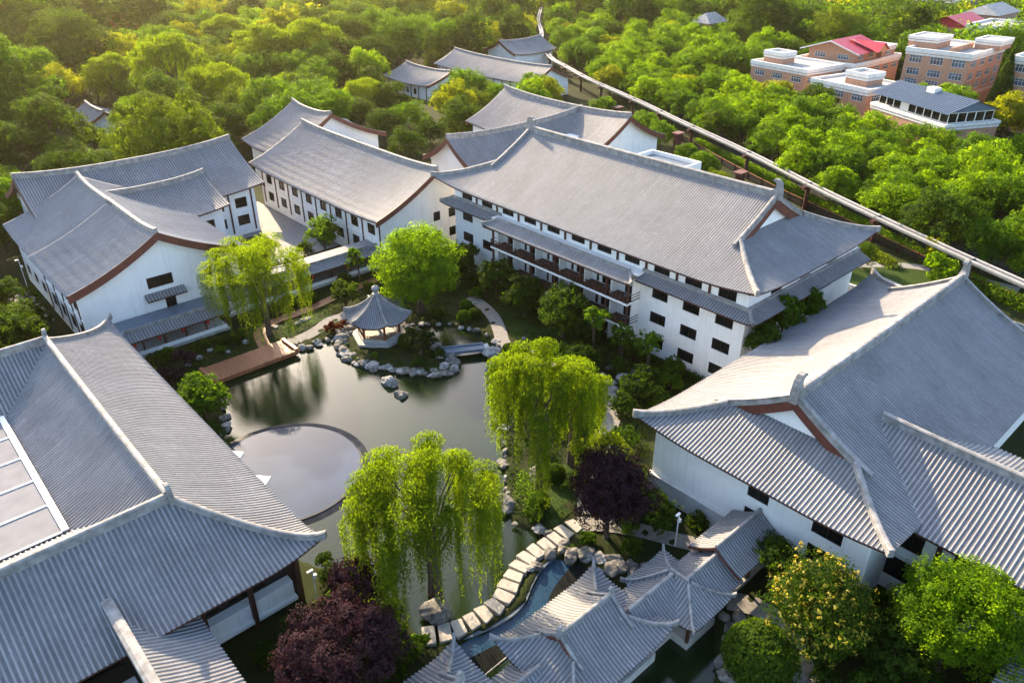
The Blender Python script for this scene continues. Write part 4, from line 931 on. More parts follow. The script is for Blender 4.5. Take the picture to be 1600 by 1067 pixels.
# timber fence along the service road
FP = smooth_line([(182, 139), (163.7, 107), (151.1, 81), (143.4, 61.5), (134.8, 40.5), (131.4, 29), (128, 14)], 5)
fe = thing('boundary_fence', 'dark brown timber fence along the road below the guideway', 'fence')
for i, (a, b_) in enumerate(zip(FP[:-1], FP[1:])):
    ln_ = math.hypot(b_[0] - a[0], b_[1] - a[1]); t = ((b_[0] - a[0]) / ln_, (b_[1] - a[1]) / ln_); c = ((a[0] + b_[0]) / 2, (a[1] + b_[1]) / 2)
    part(fe, 'post', MB().box(a[0] - .14, a[1] - .14, 0, a[0] + .14, a[1] + .14, 1.75), 'rust_red')
    for z in (.25, .7, 1.15): part(fe, 'rail', MB().obox(c, t, ln_ / 2 - .15, .05, z, z + .36), 'dark_frame')
    part(fe, 'top_rail', MB().obox(c, t, ln_ / 2 - .15, .12, 1.6, 1.7), 'walk_wood')
for x, y, lab in ((157.5, 112.5, 'red gate pillar nearest the parked car behind the white hall'), (141, 84, 'red gate pillar behind the middle of the hotel ridge'), (168, 141, 'red gate pillar beside the far halls')):
    gp = thing('gate_pillar', lab, 'pillar', (x, y, 0)); part(gp, 'shaft', MB().box(-.7, -.7, 0, .7, .7, 6.0), 'rust_red'); part(gp, 'cap', MB().box(-1.4, -1.0, 6.0, 1.4, 1.0, 6.3), 'red_board')
# parked car
c = thing('parked_car', 'silver car parked on the road under the guideway', 'car', (187.5, 135.8, .05), R(63))
body = MB(); body.sweep([(-2.2, 0, 0), (-2.1, 0, 0), (2.1, 0, 0), (2.2, 0, 0)], [(-.85, .35), (.85, .35), (.9, .7), (.82, .95), (-.82, .95), (-.9, .7)]); part(c, 'body', body, 'car_paint')
cab = MB(); i0 = 0
lo = [(-1.9, -.8, .95), (1.1, -.8, .95), (1.1, .8, .95), (-1.9, .8, .95)]; hi = [(-1.3, -.62, 1.48), (.3, -.62, 1.48), (.3, .62, 1.48), (-1.3, .62, 1.48)]
for k in range(4): cab.quad(lo[k], lo[(k + 1) % 4], hi[(k + 1) % 4], hi[k])
part(c, 'windows', cab, 'window_glass'); part(c, 'roof', MB().box(-1.3, -.62, 1.48, .3, .62, 1.53), 'car_paint')
for x in (-1.35, 1.35):
    for y in (-.8, .8): part(c, 'wheel', MB().tube([(x, y - .1, .33), (x, y + .1, .33)], .33, 12), 'rubber')
# lamp posts
for x, y, h, lab in ((49.0, 30.3, 4.2, 'white lamp post by the grey base of the big hall'), (19.9, 47.9, 3.6, 'white lamp post beside the purple bushes under the corner hall eave'), (18, 137.5, 5.0, 'white lamp post at far left beside the gabled hall'), (138, 47, 1.0, 'low bollard light on the lawn past the hotel corner')):
    t = thing('lamp_post', lab, 'lamp', (x, y, 0)); part(t, 'pole', MB().tube([(0, 0, 0), (0, 0, h)], .06, 7), 'lamp_white')
    part(t, 'lamp_head', MB().box(-.5, -.1, h - .1, .08, .1, h + .05), 'lamp_white'); part(t, 'camera_box', MB().box(.05, -.13, h * .72, .32, .13, h * .72 + .36), 'lamp_white')

# ------------------------------------------------------------------ brick houses beyond the tree belt
def brick_block(root, x0, y0, x1, y1, z0, z1, wins=(), bands=True, par=.9):
    """flat-roofed brick block with white bands; wins: rows of z for windows on -X and -Y faces"""
    for p, q, out in (((x0, y1), (x0, y0), (-1, 0)), ((x0, y0), (x1, y0), (0, -1)), ((x1, y0), (x1, y1), (1, 0)), ((x1, y1), (x0, y1), (0, 1))):
        ln_ = abs(p[0] - q[0]) + abs(p[1] - q[1]); ops = []
        if out in ((-1, 0), (0, -1)) and wins:
            k = max(1, int(ln_ / 6.4)); g = ln_ / k
            for z, h in wins:
                for i in range(k): ops.append((g * (i + .5) - min(2.1, g * .32), g * (i + .5) + min(2.1, g * .32), z, z + h, 'white'))
        wall(root, p, q, z0, z1, ops, mat='brick_red', out=out)
    if bands:
        for i, (za, zb, k) in enumerate(((z1 - .5, z1 + par, .35), (z1 - 1.3, z1 - .75, .18))):
            mb = MB(); a, b_, c_, d_ = x0 - k, y0 - k, x1 + k, y1 + k; t = k + .35
            for q in ((a, b_, a + t, d_), (c_ - t, b_, c_, d_), (a + t, b_, c_ - t, b_ + t), (a + t, d_ - t, c_ - t, d_)): mb.box(q[0], q[1], za, q[2], q[3], zb)
            part(root, 'cornice' if i == 0 else 'band', mb, 'trim_white')
    part(root, 'flat_roof', MB().box(x0 + .1, y0 + .1, z1 - .1, x1 - .1, y1 - .1, z1 + .15), 'flat_roof')
h = thing('brick_house', 'large orange brick house with white bands and grid windows, upper right', 'house', (302, 104, 0))
brick_block(h, -14, -10, 16, 11, 0, 12, ((8.2, 2.4), (4.2, 2.3), (.9, 2.2)))
brick_block(h, -8, 4, 4, 13.5, 12.16, 15.4, par=.5); brick_block(h, 4, -12, 15, -4, 12.16, 15, par=.5)
part(h, 'terrace_wall', MB().box(-13, -3, 12.16, 6, -2.5, 13.8), 'brick_red')
h = thing('brick_house', 'brick house with crimson gabled roof among the trees', 'house', (296, 140, 0))
brick_block(h, -14, -11, 22, 12, 0, 5.2, ((1.4, 2.2),)); brick_block(h, -9, -8, 8, 10, 5.36, 9.2, ((6.2, 1.8),), bands=False)
ro = MB()
for s in (-1, 1):
    ro.quad((-11.5, s * 11.5 + 1, 8.9), (11, s * 11.5 + 1, 8.9), (11, 1, 12.6), (-11.5, 1, 12.6)) if s < 0 else ro.quad((11, s * 11.5 + 1, 8.9), (-11.5, s * 11.5 + 1, 8.9), (-11.5, 1, 12.6), (11, 1, 12.6))
ro.quad((-2.5, -13, 8.9), (-2.5, -1, 8.9 + 3.72), (2.5, -1, 11.9), (2.5, -13, 11.9)); ro.quad((7.5, -13, 8.9), (2.5, -13, 11.9), (2.5, -1, 11.9), (7.5, -1, 8.9 + 3.72))
rf = part(h, 'roof', ro, 'crimson_roof')
gf = MB()
gf.poly([(-9.02, -8, 9.2), (-9.02, 10, 9.2), (-9.02, 1, 12.2)]); gf.poly([(-1.8, -12.4, 8.9), (6.8, -12.4, 8.9), (2.5, -12.4, 11.4)]); link('gable', gf.mesh('gable', 'brick_red'), rf)
vb = MB()
for s in (-1, 1): vb.sweep([(-11.5, 1 + s * 11.5, 8.75), (-11.5, 1, 12.45)], [(-.15, -.3), (.15, -.3), (.15, .12), (-.15, .12)])
link('verge_board', vb.mesh('verge_board', 'trim_white'), rf)
brick_block(h, 10, -9, 21, 6, 5.36, 9.0, ((6.2, 1.8),), par=.4)
def rot_house(label, loc, rz, L_, W_, z1, tower=None):
    h = thing('brick_house', label, 'house', (*loc, 0), rz); brick_block(h, -W_, -L_, W_, L_, 0, z1, ((1.2, 2.0),), par=.8)
    if tower: brick_block(h, *tower, z1 + .16, z1 + 3.2, par=.9)
    return h
rot_house('low pale-banded brick block with rooftop turret left of the crimson roof', (272, 146, 0)[:2], R(-8), 12, 10, 5.2, (-6, 2, 1, 10))
rot_house('low brick terrace with square white-topped turret beside the blue sunroom', (258, 116, 0)[:2], R(-12), 11, 9, 4.6, (-4, -6, 4, 2))
h = thing('sunroom_house', 'dark glazed sunroom with blue ribbed metal roof beyond the trees', 'house', (240, 85, 0), R(-26))
brick_block(h, -9, -15, 9, 14, 0, 3.4, par=.3)
for p, q, out in (((-7.5, 13), (-7.5, -14), (-1, 0)), ((-7.5, -14), (7.5, -14), (0, -1)), ((7.5, -14), (7.5, 13), (1, 0)), ((7.5, 13), (-7.5, 13), (0, 1))):
    ln_ = abs(p[0] - q[0]) + abs(p[1] - q[1]); k = int(ln_ / 3); wall(h, p, q, 3.56, 6.6, [(ln_ * i / k + .15, ln_ * (i + 1) / k - .15, 3.8, 6.2) for i in range(k) if not (out == (-1, 0) and i == 3)], mat='trim_white', out=out)
ro = MB()
ro.quad((-9.5, -15.5, 6.4), (-9.5, 14.5, 6.4), (.0, 14.5, 9.4), (.0, -15.5, 9.4)); ro.quad((9.5, 14.5, 6.4), (9.5, -15.5, 6.4), (0, -15.5, 9.4), (0, 14.5, 9.4)); ro.poly([(-8.5, -14.6, 6.6), (8.5, -14.6, 6.6), (0, -14.6, 9.2)])
rf = part(h, 'roof', ro, 'blue_roof')
for i in range(31):
    y = -15.3 + i; link('standing_seam', MB().sweep([(-9.5, y, 6.42), (0, y, 9.42)], [(-.12, 0), (.12, 0), (.12, .16), (-.12, .16)]).mesh('standing_seam', 'blue_slate'), rf)
part(h, 'chimney', MB().box(-2.2, -1.5, 7.5, .2, 1.5, 10.2), 'trim_white')
h = thing('brick_house', 'brick house cut off by the right edge, white window frames', 'house', (296, 60, 0)); brick_block(h, -8, -26, 20, 22, 0, 13, ((9.2, 2.4), (5.2, 2.3), (1.2, 2.2)))
h = thing('brick_house', 'brick terrace with pale flat roof at the top right edge', 'house', (390, 108, 0)); brick_block(h, -14, -30, 14, 20, 0, 11, ((7.6, 2.0), (4, 2)))
h = thing('brick_house', 'distant house with dark red gable roof behind the brick terrace', 'house', (404, 142, 0)); brick_block(h, -12, -10, 12, 10, 0, 8, ((5, 2),), bands=False)
ro = MB(); ro.quad((-14, -12, 7.8), (14, -12, 7.8), (14, 0, 12.5), (-14, 0, 12.5)); ro.quad((14, 12, 7.8), (-14, 12, 7.8), (-14, 0, 12.5), (14, 0, 12.5)); ro.poly([(-12.05, -10, 8), (-12.05, 10, 8), (-12.05, 0, 12.2)]); part(h, 'roof', ro, 'crimson_roof')
for k, (x, y, lx, ly, z, lab) in enumerate(((520, 190, 40, 22, 8, 'long grey-roofed terrace at the top right'), (470, 150, 30, 16, 8, 'nearer grey-roofed terrace below the top right edge'), (470, 240, 26, 14, 9, 'grey roof showing between crowns at top, right of centre'), (345, 235, 14, 10, 6, 'pale house front hidden behind tall trees at top'), (430, 330, 34, 16, 10, 'far grey roof at the top beyond the tall trees'))):
    h = thing('distant_house', lab, 'house', (x, y, 0)); brick_block(h, -lx / 2, -ly / 2, lx / 2, ly / 2, 0, z, ((z - 3.2, 1.8), (1.2, 1.8)), bands=False)
    ro = MB(); a, b_ = lx / 2 + 1, ly / 2 + 1; ro.quad((-a, -b_, z - .2), (a, -b_, z - .2), (a - 4, 0, z + 4), (-a + 4, 0, z + 4)); ro.quad((a, b_, z - .2), (-a, b_, z - .2), (-a + 4, 0, z + 4), (a - 4, 0, z + 4)); ro.poly([(-a, b_, z - .2), (-a, -b_, z - .2), (-a + 4, 0, z + 4)]); ro.poly([(a, -b_, z - .2), (a, b_, z - .2), (a - 4, 0, z + 4)]); part(h, 'roof', ro, 'flat_roof')
# left background: small house in the wood, hall at the top edge, curved white terraces
b = thing('garden_house', 'small white garden house half hidden in the wood at left', 'house', (60, 236, 0)); gable(b, 8, 5.5, 3.6, 6.2, .6, .5, rot=1, wall_in=1.0, board=.7)
for q in (((-4.6, -7), (4.6, -7), (0, -1)), ((-4.6, 7), (-4.6, -7), (-1, 0)), ((4.6, -7), (4.6, 7), (1, 0))): wall(b, q[0], q[1], 0, 3.8, [(2, 3.6, 1, 2.6)], out=q[2])
b = thing('distant_hall', 'distant hall with long grey tiled roof at the top left edge', 'building', (200, 482, 0), R(-40)); gable(b, 20, 12, 6, 12, .8, .8, wall_in=1.2)
for q in (((-18.8, -10.5), (18.8, -10.5), (0, -1)), ((-18.8, 10.5), (-18.8, -10.5), (-1, 0)), ((18.8, -10.5), (18.8, 10.5), (1, 0))): wall(b, q[0], q[1], 0, 6.2, (), out=q[2])
tr = thing('curved_terrace', 'curved white terrace walls stepping down in the wood at upper left', 'terrace', (98, 372, 0))
for k, r_ in enumerate((10, 15, 20, 25)):
    pts = [(r_ * math.cos(a), r_ * math.sin(a) * 1.1, .4 + .5 * k) for a in [R(-75 + 110 * i / 16) for i in range(17)]]
    part(tr, 'terrace_wall', MB().sweep(pts, [(-.7, -1.5), (.7, -1.5), (.7, .5), (-.7, .5)]), 'pale_paving')

KL = .86
for h in [o for o in COL.objects if o.name.startswith(('brick_house', 'sunroom_house', 'distant_house'))]:
    h.location = (h.location.x * KL, h.location.y * KL, CAMH * (1 - KL)); h.scale = (KL, KL, KL)
    xs = [v[0] for o in h.children if o.name.startswith('wall') for v in o.bound_box]; ys = [v[1] for o in h.children if o.name.startswith('wall') for v in o.bound_box]
    part(h, 'lower_storey', MB().box(min(xs), min(ys), -9, max(xs), max(ys), -.004), 'brick_red')
# ------------------------------------------------------------------ boulders
def rock_mesh(seed, mat, flat=.7, sub=2):
    import bmesh
    bm = bmesh.new(); bmesh.ops.create_icosphere(bm, subdivisions=sub, radius=1.0); r_ = np.random.default_rng(seed)
    pl = r_.normal(size=(16, 3)); pl /= np.linalg.norm(pl, axis=1)[:, None]; off = r_.uniform(.55, .92, 16)
    for v in bm.verts:
        p = np.array(v.co)
        for n_, o_ in zip(pl, off):
            q = p @ n_
            if q > o_: p = p - n_ * (q - o_) * .92
        p = p * (1 + .05 * math.sin(p[0] * 9 + seed) + .05 * math.sin(p[1] * 8 + p[2] * 7))
        v.co = Vector((p[0], p[1] , p[2] * flat))
    me = bpy.data.meshes.new('boulder'); bm.to_mesh(me); bm.free(); me.materials.append(M[mat])
    return me
RM = [rock_mesh(s, 'rock', .65 + .1 * (s % 4), 3) for s in range(6)] + [rock_mesh(20 + s, 'pale_rock', .6 + .12 * (s % 3), 3) for s in range(4)]
RC = {}
def nth(i):
    return f'{i}{"th" if 10 < i % 100 < 14 else {1: "st", 2: "nd", 3: "rd"}.get(i % 10, "th")}'
def rock(x, y, z, s, lab, grp=None, k=None):
    if grp:
        RC[lab] = RC.get(lab, 0) + 1; lab = f'{lab}, {nth(RC[lab])} in order'
    o = link('boulder', RM[random.randrange(len(RM)) if k is None else k], None, (x, y, z), random.uniform(0, 6.3)); o.scale = (s * random.uniform(.8, 1.25), s * random.uniform(.8, 1.25), s * random.uniform(.75, 1.1))
    tag(o, lab, 'boulder', grp); return o
rock(45.6, 73.7, -.25, 1.35, 'largest pale boulder in open water before the pavilion islet', None, 7); rock(45.0, 70.6, -.3, 1.0, 'smaller round boulder in open water before the islet', None, 2)
rock(60.3, 70.6, .1, 1.25, 'tall white boulder at the garden end of the footbridge', None, 6); rock(68.2, 53.4, .6, 1.2, 'tall pale boulder among shrubs below the hotel', None, 8)
rock(40.6, 45.9, .0, 1.5, 'big brown boulder on the shore below the willow trunk', None, 1); rock(26.8, 39.3, .1, 1.6, 'brown rock mound at the foot of the front willow', None, 3); rock(46.2, 46.9, .4, 1.1, 'lone grey boulder on lawn behind the low hedge', None, 4)
def along(poly, step):
    out = []; n_ = len(poly)
    for i in range(n_):
        a, b_ = poly[i], poly[(i + 1) % n_]; ln_ = math.hypot(b_[0] - a[0], b_[1] - a[1]); k = max(1, int(ln_ / step))
        for j in range(k): q = (j + random.uniform(.2, .8)) / k; out.append((a[0] + (b_[0] - a[0]) * q, a[1] + (b_[1] - a[1]) * q))
    return out
for x, y in along(ISLE, .6) + along([(51.4 + (x - 51.4) * .9, 81 + (y - 81) * .9) for x, y in ISLE], 1.3):
    if y > 90: continue
    rock(x + random.uniform(-.3, .3), y + random.uniform(-.3, .3), random.uniform(-.35, .05), random.uniform(.4, 1.0), 'grey boulder piled around the edge of the pavilion islet', 'boulders edging the islet')
for x, y in along(POND, 1.0):
    if 26 < x < 41 and y > 88 or x < 22.5 or (x < 36 and y < 40): continue
    if x < 27 and y < 74: continue
    rock(x + random.uniform(-.4, .4), y + random.uniform(-.4, .4), random.uniform(-.3, .1), random.uniform(.25, .8), 'weathered boulder along the pond shore', 'boulders along the pond shore')
for x, y in ((40.6, 37.4), (41.2, 36.4), (41.9, 35.5), (42.4, 34.2), (41.5, 34.9), (43.2, 33.2), (42.6, 32.2), (43.9, 31.4), (44.8, 30.6), (43.5, 30.4), (40.3, 36.0), (41.0, 33.0), (45.6, 29.8)): rock(x, y, random.uniform(-.1, .2), random.uniform(.6, 1.05), 'rounded grey boulder between canal head and corridor pavilion', 'boulders by the canal head')
for x, y in ((45.2, 22.0), (44.6, 21.0), (43.6, 20.2), (46.2, 21.2), (41.4, 19.6), (40.4, 18.4), (44.8, 13.2), (45.6, 12.4), (43.0, 12.0)): rock(x, y, random.uniform(-.1, .1), random.uniform(.6, 1.0), 'dark bank boulder near the clipped bush at bottom right', 'boulders at bottom right bank')
for x, y in ((44.5, 96.5), (45.5, 96.7), (46.4, 96.9), (41.5, 97.6), (29.5, 96.5), (31.5, 97.6), (27.6, 95.8), (36.2, 96.4), (33.2, 95.4), (52.0, 95.2)): rock(x, y, .08, random.uniform(.4, .6), 'white rounded stone on planted bank behind the timber deck', 'white stones behind the deck', 6 + random.randrange(4))
for x, y in ((66.5, 54), (67.5, 52), (69.2, 51.2), (65.6, 52.6), (70.6, 54.2), (66.8, 56), (69.6, 56.6), (71.6, 52.4)): rock(x, y, .15, random.uniform(.6, 1.0), 'mossy boulder heaped below the hotel beside the big hall', 'boulders below the hotel')
for x, y, s in ((68.6, 83.8, .5), (66.4, 70.4, .45), (64.8, 66.8, .4), (36.6, 31.0, .9), (29.6, 31.2, .45), (31.5, 31.4, .4)): rock(x, y, .05, s, 'pale garden stone beside path or pipe rail', 'garden stones', 6 + random.randrange(4))

# ------------------------------------------------------------------ vegetation
def leaf_mesh(name, c, nrm, size, mat, asp=.62, along=None):
    """quads at c with normals nrm; numpy -> mesh; per-face random hue in attribute rnd"""
    n_ = len(c); nrm = nrm / (np.linalg.norm(nrm, axis=1)[:, None] + 1e-9)
    ref = rng.normal(size=(n_, 3)) if along is None else along
    u = ref - nrm * np.sum(ref * nrm, 1)[:, None]; u /= (np.linalg.norm(u, axis=1)[:, None] + 1e-9); v = np.cross(nrm, u)
    s = np.asarray(size).reshape(-1, 1) * np.ones((n_, 1))
    a, b_ = u * s, v * s * asp
    bend = nrm * s * .18
    V = np.stack([c - a - bend, c + b_, c + a - bend, c - b_], 1).reshape(-1, 3)
    return V, n_
def build_leaves(name, chunks, mats):
    Vs = np.concatenate([c[0] for c in chunks]); n_ = sum(c[1] for c in chunks)
    me = bpy.data.meshes.new(name); me.vertices.add(n_ * 4); me.vertices.foreach_set('co', Vs.astype(np.float32).ravel())
    me.loops.add(n_ * 4); me.loops.foreach_set('vertex_index', np.arange(n_ * 4, dtype=np.int32))
    me.polygons.add(n_); me.polygons.foreach_set('loop_start', np.arange(0, n_ * 4, 4, dtype=np.int32))
    at = me.attributes.new('rnd', 'FLOAT', 'FACE'); at.data.foreach_set('value', np.concatenate([c[2] if len(c) > 2 else rng.random(c[1]) for c in chunks]).astype(np.float32))
    for m_ in mats: me.materials.append(M[m_])
    mi = np.concatenate([np.full(c[1], c[3] if len(c) > 3 else 0, dtype=np.int32) for c in chunks]); me.polygons.foreach_set('material_index', mi)
    me.update(calc_edges=True); return me
def sph(n_):
    d = rng.normal(size=(n_, 3)); return d / np.linalg.norm(d, axis=1)[:, None]
def crown(rx, rz, zc, lobes, per, lsize, lobe_r=.42, low=-.45, seed=None, clump=14, irr=.2, mi=0, fl=0):
    """leafy crown: lobes spread over an ellipsoid, each a shell of leaf clumps"""
    ch = []
    cs = []
    for i in range(lobes):
        for _ in range(30):
            d = sph(1)[0]
            if d[2] < low: continue
            p = np.array([d[0] * rx, d[1] * rx, d[2] * rz]) * rng.uniform(.50, .78) * rng.uniform(1 - irr, 1 + irr * .6)
            if all(np.linalg.norm((p - q) / np.array([rx, rx, rz])) > .26 for q, _ in cs): break
        cs.append((p, rng.uniform(.75, 1.2) * lobe_r * min(rx, rz * 1.1)))
    for p, r_ in cs:
        k = max(4, int(per / clump)); d = sph(k); d[:, 2] = np.abs(d[:, 2]) * np.where(rng.random(k) < .78, 1, -1)
        cc = p + d * (r_ * rng.uniform(.72, 1.05, k))[:, None] * np.array([1, 1, .82])
        c = np.repeat(cc, clump, 0) + rng.normal(size=(k * clump, 3)) * r_ * .115
        nn = np.repeat(d, clump, 0) + rng.normal(size=(k * clump, 3)) * .34 + np.array([0, 0, .2])
        h = np.clip(np.repeat(rng.random(k), clump) * .72 + rng.random(k * clump) * .28, 0, 1)
        V, n_ = leaf_mesh('', c + np.array([0, 0, zc]), nn, lsize * rng.uniform(.6, 1.25, k * clump), None)
        ch.append((V, n_, h, mi))
        if fl:
            kk = int(k * fl); sel = rng.choice(k, kk); c2 = np.repeat(cc[sel] + d[sel] * r_ * .12, 5, 0) + rng.normal(size=(kk * 5, 3)) * .12
            V, n_ = leaf_mesh('', c2 + np.array([0, 0, zc]), np.repeat(d[sel], 5, 0) + rng.normal(size=(kk * 5, 3)) * .4, .15, None); ch.append((V, n_, rng.random(n_), 1))
    return ch, [(q + np.array([0, 0, zc]), r_) for q, r_ in cs]
def trunk_mesh(h, r0, tips, lean=0, stems=1, fork=.35):
    mb = MB()
    for s in range(stems):
        off = Vector((random.uniform(-.3, .3), random.uniform(-.3, .3), 0)) * (stems > 1)
        p = [off + Vector((lean * q * q * h + .12 * math.sin(q * 5 + s) * r0 * 3, .1 * math.sin(q * 4 + s * 2) * r0 * 3, q * h - .3)) for q in (0, .15, .35, .6, .85, 1)]
        mb.tube(p, [r0 * k for k in (1.25, 1.0, .86, .62, .4, .2)], 8)
        for i, t in enumerate(tips):
            if i % stems != s: continue
            a = p[2 + (i % 3)]; t = Vector(t); m_ = a.lerp(t, .5) + Vector((0, 0, (t - a).length * .1))
            mb.tube([a, a.lerp(m_, .5) + Vector((random.uniform(-.1, .1), random.uniform(-.1, .1), 0)) * r0 * 4, m_, t], [r0 * .42, r0 * .3, r0 * .2, r0 * .06], 5)
    return mb.mesh('trunk', 'bark', True)
def willow(rx, rz, ztop, mounds, strands, lsize, drop=(2.5, 6.0), zmin=1.0, step=.22):
    """weeping crown: mounds on a dome, each shedding hanging strands of narrow leaves"""
    ch = []; tips = []
    for i in range(mounds):
        for _ in range(25):
            a = rng.uniform(0, 2 * np.pi); q = math.sqrt(rng.random()) * .86
            c0 = np.array([math.cos(a) * q * rx, math.sin(a) * q * rx, ztop - rz * (q ** 2) * .75 - rng.uniform(0, .30) * rz])
            if all(np.linalg.norm((c0 - t)[:2]) > rx * .27 for t in tips): break
        tips.append(c0); mr = rx * rng.uniform(.20, .33)
        C_, Nn, Al = [], [], []
        ntas = max(5, strands // 7); tas = [(rng.uniform(0, 2 * np.pi), mr * math.sqrt(rng.random()) * 1.2, rng.uniform(*drop) * (.5 + .8 * q)) for _ in range(ntas)]
        for s in range(strands):
            b0, e0, l0 = tas[s % ntas]; b_ = b0 + rng.normal() * .16; e = max(.05, e0 + rng.normal() * .07 * mr); ln_ = l0 * rng.uniform(.6, 1.05)
            # start near the mound crest, arc outward then fall
            o = np.array([math.cos(b_), math.sin(b_), 0]); out = o * .6 + np.array([math.cos(a), math.sin(a), 0]) * .4 * q
            k = int(ln_ / step); t = np.linspace(0, 1, k)
            arc = np.minimum(1, t * ln_ / (mr * 1.1)); hor = e * np.sin(arc * np.pi / 2)
            z = c0[2] + .25 * mr * (1 - (e / mr / 1.2) ** 2) - np.maximum(0, t * ln_ - mr * .5 * (1 - np.exp(-t * 3)))
            pts = c0[None, :] * np.array([1, 1, 0]) + out[None, :] * hor[:, None]; pts[:, 2] = z
            pts[:, 0] += .10 * np.sin(t * 6 + s); pts += rng.normal(size=pts.shape) * np.array([.10, .10, .05])
            ok = pts[:, 2] > zmin; pts = pts[ok]
            if len(pts) == 0: continue
            C_.append(pts); Nn.append(np.tile(out, (len(pts), 1)) + rng.normal(size=pts.shape) * .7 + np.array([0, 0, .3])); Al.append(np.tile([0, 0, -1.0], (len(pts), 1)) + rng.normal(size=pts.shape) * .35)
        # fluffy crest
        k = strands * 7; d = sph(k); d[:, 2] = np.abs(d[:, 2]); C_.append(c0 + d * mr * rng.uniform(.55, 1.05, k)[:, None] * np.array([1, 1, .55])); Nn.append(d + rng.normal(size=d.shape) * .6); Al.append(np.tile([0, 0, -1.0], (k, 1)) + rng.normal(size=d.shape) * .6)
        C_, Nn, Al = np.concatenate(C_), np.concatenate(Nn), np.concatenate(Al)
        V, n_ = leaf_mesh('', C_, Nn, lsize * rng.uniform(.7, 1.25, len(C_)), None, .24, Al)
        ch.append((V, n_, np.clip(rng.random(n_) * .6 + rng.random() * .4, 0, 1)))
    return ch, tips
def plant(name, label, cat, loc, crown_me, trunk_me, s=1.0, rz=None, group=None, cn='crown'):
    t = thing(name, label, cat, loc, random.uniform(0, 6.28) if rz is None else rz, group); t.scale = (s, s, s)
    if trunk_me: link('trunk', trunk_me, t)
    link(cn, crown_me, t); return t
# ---- named near trees
def make_tree(name, label, loc, rx, rz, zc, lobes, per, ls, mat, tr, low=-.45, cat='tree', lobe_r=.42, stems=1, fl=0):
    ch, cs = crown(rx, rz, zc, lobes, per, ls, lobe_r, low, fl=fl)
    return plant(name, label, cat, loc, build_leaves('crown', ch, [mat] + (['leaf_flower'] if fl else [])), trunk_mesh(zc, tr, [tuple(c) for c, _ in cs[::2]], stems=stems))
def make_willow(label, loc, rx, rz, zt, mounds, strands, drop, ls=.17, zmin=1.2, tr=.42, stems=2):
    ch, tips = willow(rx, rz, zt, mounds, strands, ls, drop, zmin)
    return plant('willow_tree', label, 'tree', loc, build_leaves('crown', ch, ['leaf_willow']), trunk_mesh(zt * .72, tr, [tuple(t - np.array([0, 0, .5])) for t in tips], stems=stems), rz=0)
make_willow('weeping willow on the bank between gable hall and timber deck', (39.6, 96.4, 0), 7.2, 6.5, 15.2, 19, 78, (4.0, 9.5))
make_willow('tall weeping willow right of the pond, before the hotel', (44.0, 44.4, 0), 5.7, 6.5, 18.2, 17, 78, (4.0, 10.0))
make_willow('smaller willow behind the tall pond willow, over the garden path', (50.6, 45.8, 0), 4.0, 4.2, 13.0, 8, 70, (3.0, 7.0), tr=.28)
make_willow('weeping willow in front of the pond beside the stepping stones', (28.0, 41.4, 0), 6.5, 6.5, 16.0, 19, 100, (5.0, 11.5), ls=.165)
make_tree('broadleaf_tree', 'big round bright green tree behind the pavilion islet', (60.2, 87.2, 0), 7.0, 6.3, 7.6, 52, 720, .165, 'leaf_bright', .5, -.75, lobe_r=.33)
make_tree('purple_tree', 'dark purple-leaved tree between tall willow and white hall', (45.0, 35.6, 0), 4.2, 4.9, 6.3, 36, 640, .13, 'leaf_purple', .28, -.8, lobe_r=.36)
make_tree('purple_tree', 'wide dark purple tree at the bottom left of the canal', (17.0, 38.6, 0), 5.8, 3.1, 4.6, 40, 800, .115, 'leaf_purple', .28, -.7, lobe_r=.38)
make_tree('purple_tree', 'smaller bronze-purple bush left of the front willow', (21.6, 43.2, 0), 3.0, 2.6, 4.4, 14, 360, .15, 'leaf_purple', .2, -.7)
make_tree('flowering_tree', 'bushy tree covered in pale yellow blossom at lower right', (48.0, 15.2, 0), 4.1, 3.7, 4.7, 40, 620, .12, 'leaf_dark', .26, -.7, fl=.34)
make_tree('maple_tree', 'bright yellow-green tree at the bottom right corner', (53.6, 7.4, 0), 5.4, 4.2, 6.2, 46, 760, .125, 'leaf_bright', .3, -.75, lobe_r=.36)
make_tree('dark_shrub', 'dark leafy shrub between flowering tree and bright corner tree', (50.0, 9.4, 0), 3.4, 2.6, 2.6, 16, 380, .15, 'leaf_dark', .16, -.6, 'shrub')
make_tree('dark_shrub', 'fan-leaved green shrub beside the raised corridor roof', (51.2, 21.4, 0), 2.5, 2.3, 3.4, 14, 360, .15, 'leaf_dark', .15, -.6, 'shrub')
make_tree('dark_shrub', 'round green shrub at the grey base of the big hall', (49.4, 33.0, 0), 2.2, 1.7, 2.1, 12, 320, .14, 'leaf_dark', .12, -.5, 'shrub')
make_tree('small_tree', 'small round tree in the paved courtyard', (61.4, 117.2, 0), 3.5, 3.0, 4.0, 16, 360, .18, 'leaf_green', .2)
make_tree('small_tree', 'slim young tree before the gallery beside the round tree', (59.8, 103.4, 0), 1.9, 2.6, 4.0, 10, 240, .16, 'leaf_green', .12, -.8)
make_tree('weeping_shrub', 'dark mounded weeping shrub left of the pavilion roof', (53.4, 97.6, 0), 2.7, 1.9, 2.0, 16, 380, .14, 'leaf_dark', .15, -.3, 'shrub')
make_tree('large_shrub', 'large round green shrub at the pond bank beside the corner hall', (24.2, 81.6, 0), 3.1, 2.7, 2.9, 20, 420, .16, 'leaf_green', .18, -.5, 'shrub')
make_tree('large_shrub', 'dense dark evergreen mass at the hotel front under the balconies', (70.8, 66.8, 0), 4.6, 3.7, 4.2, 28, 440, .18, 'leaf_dark', .25, -.6)
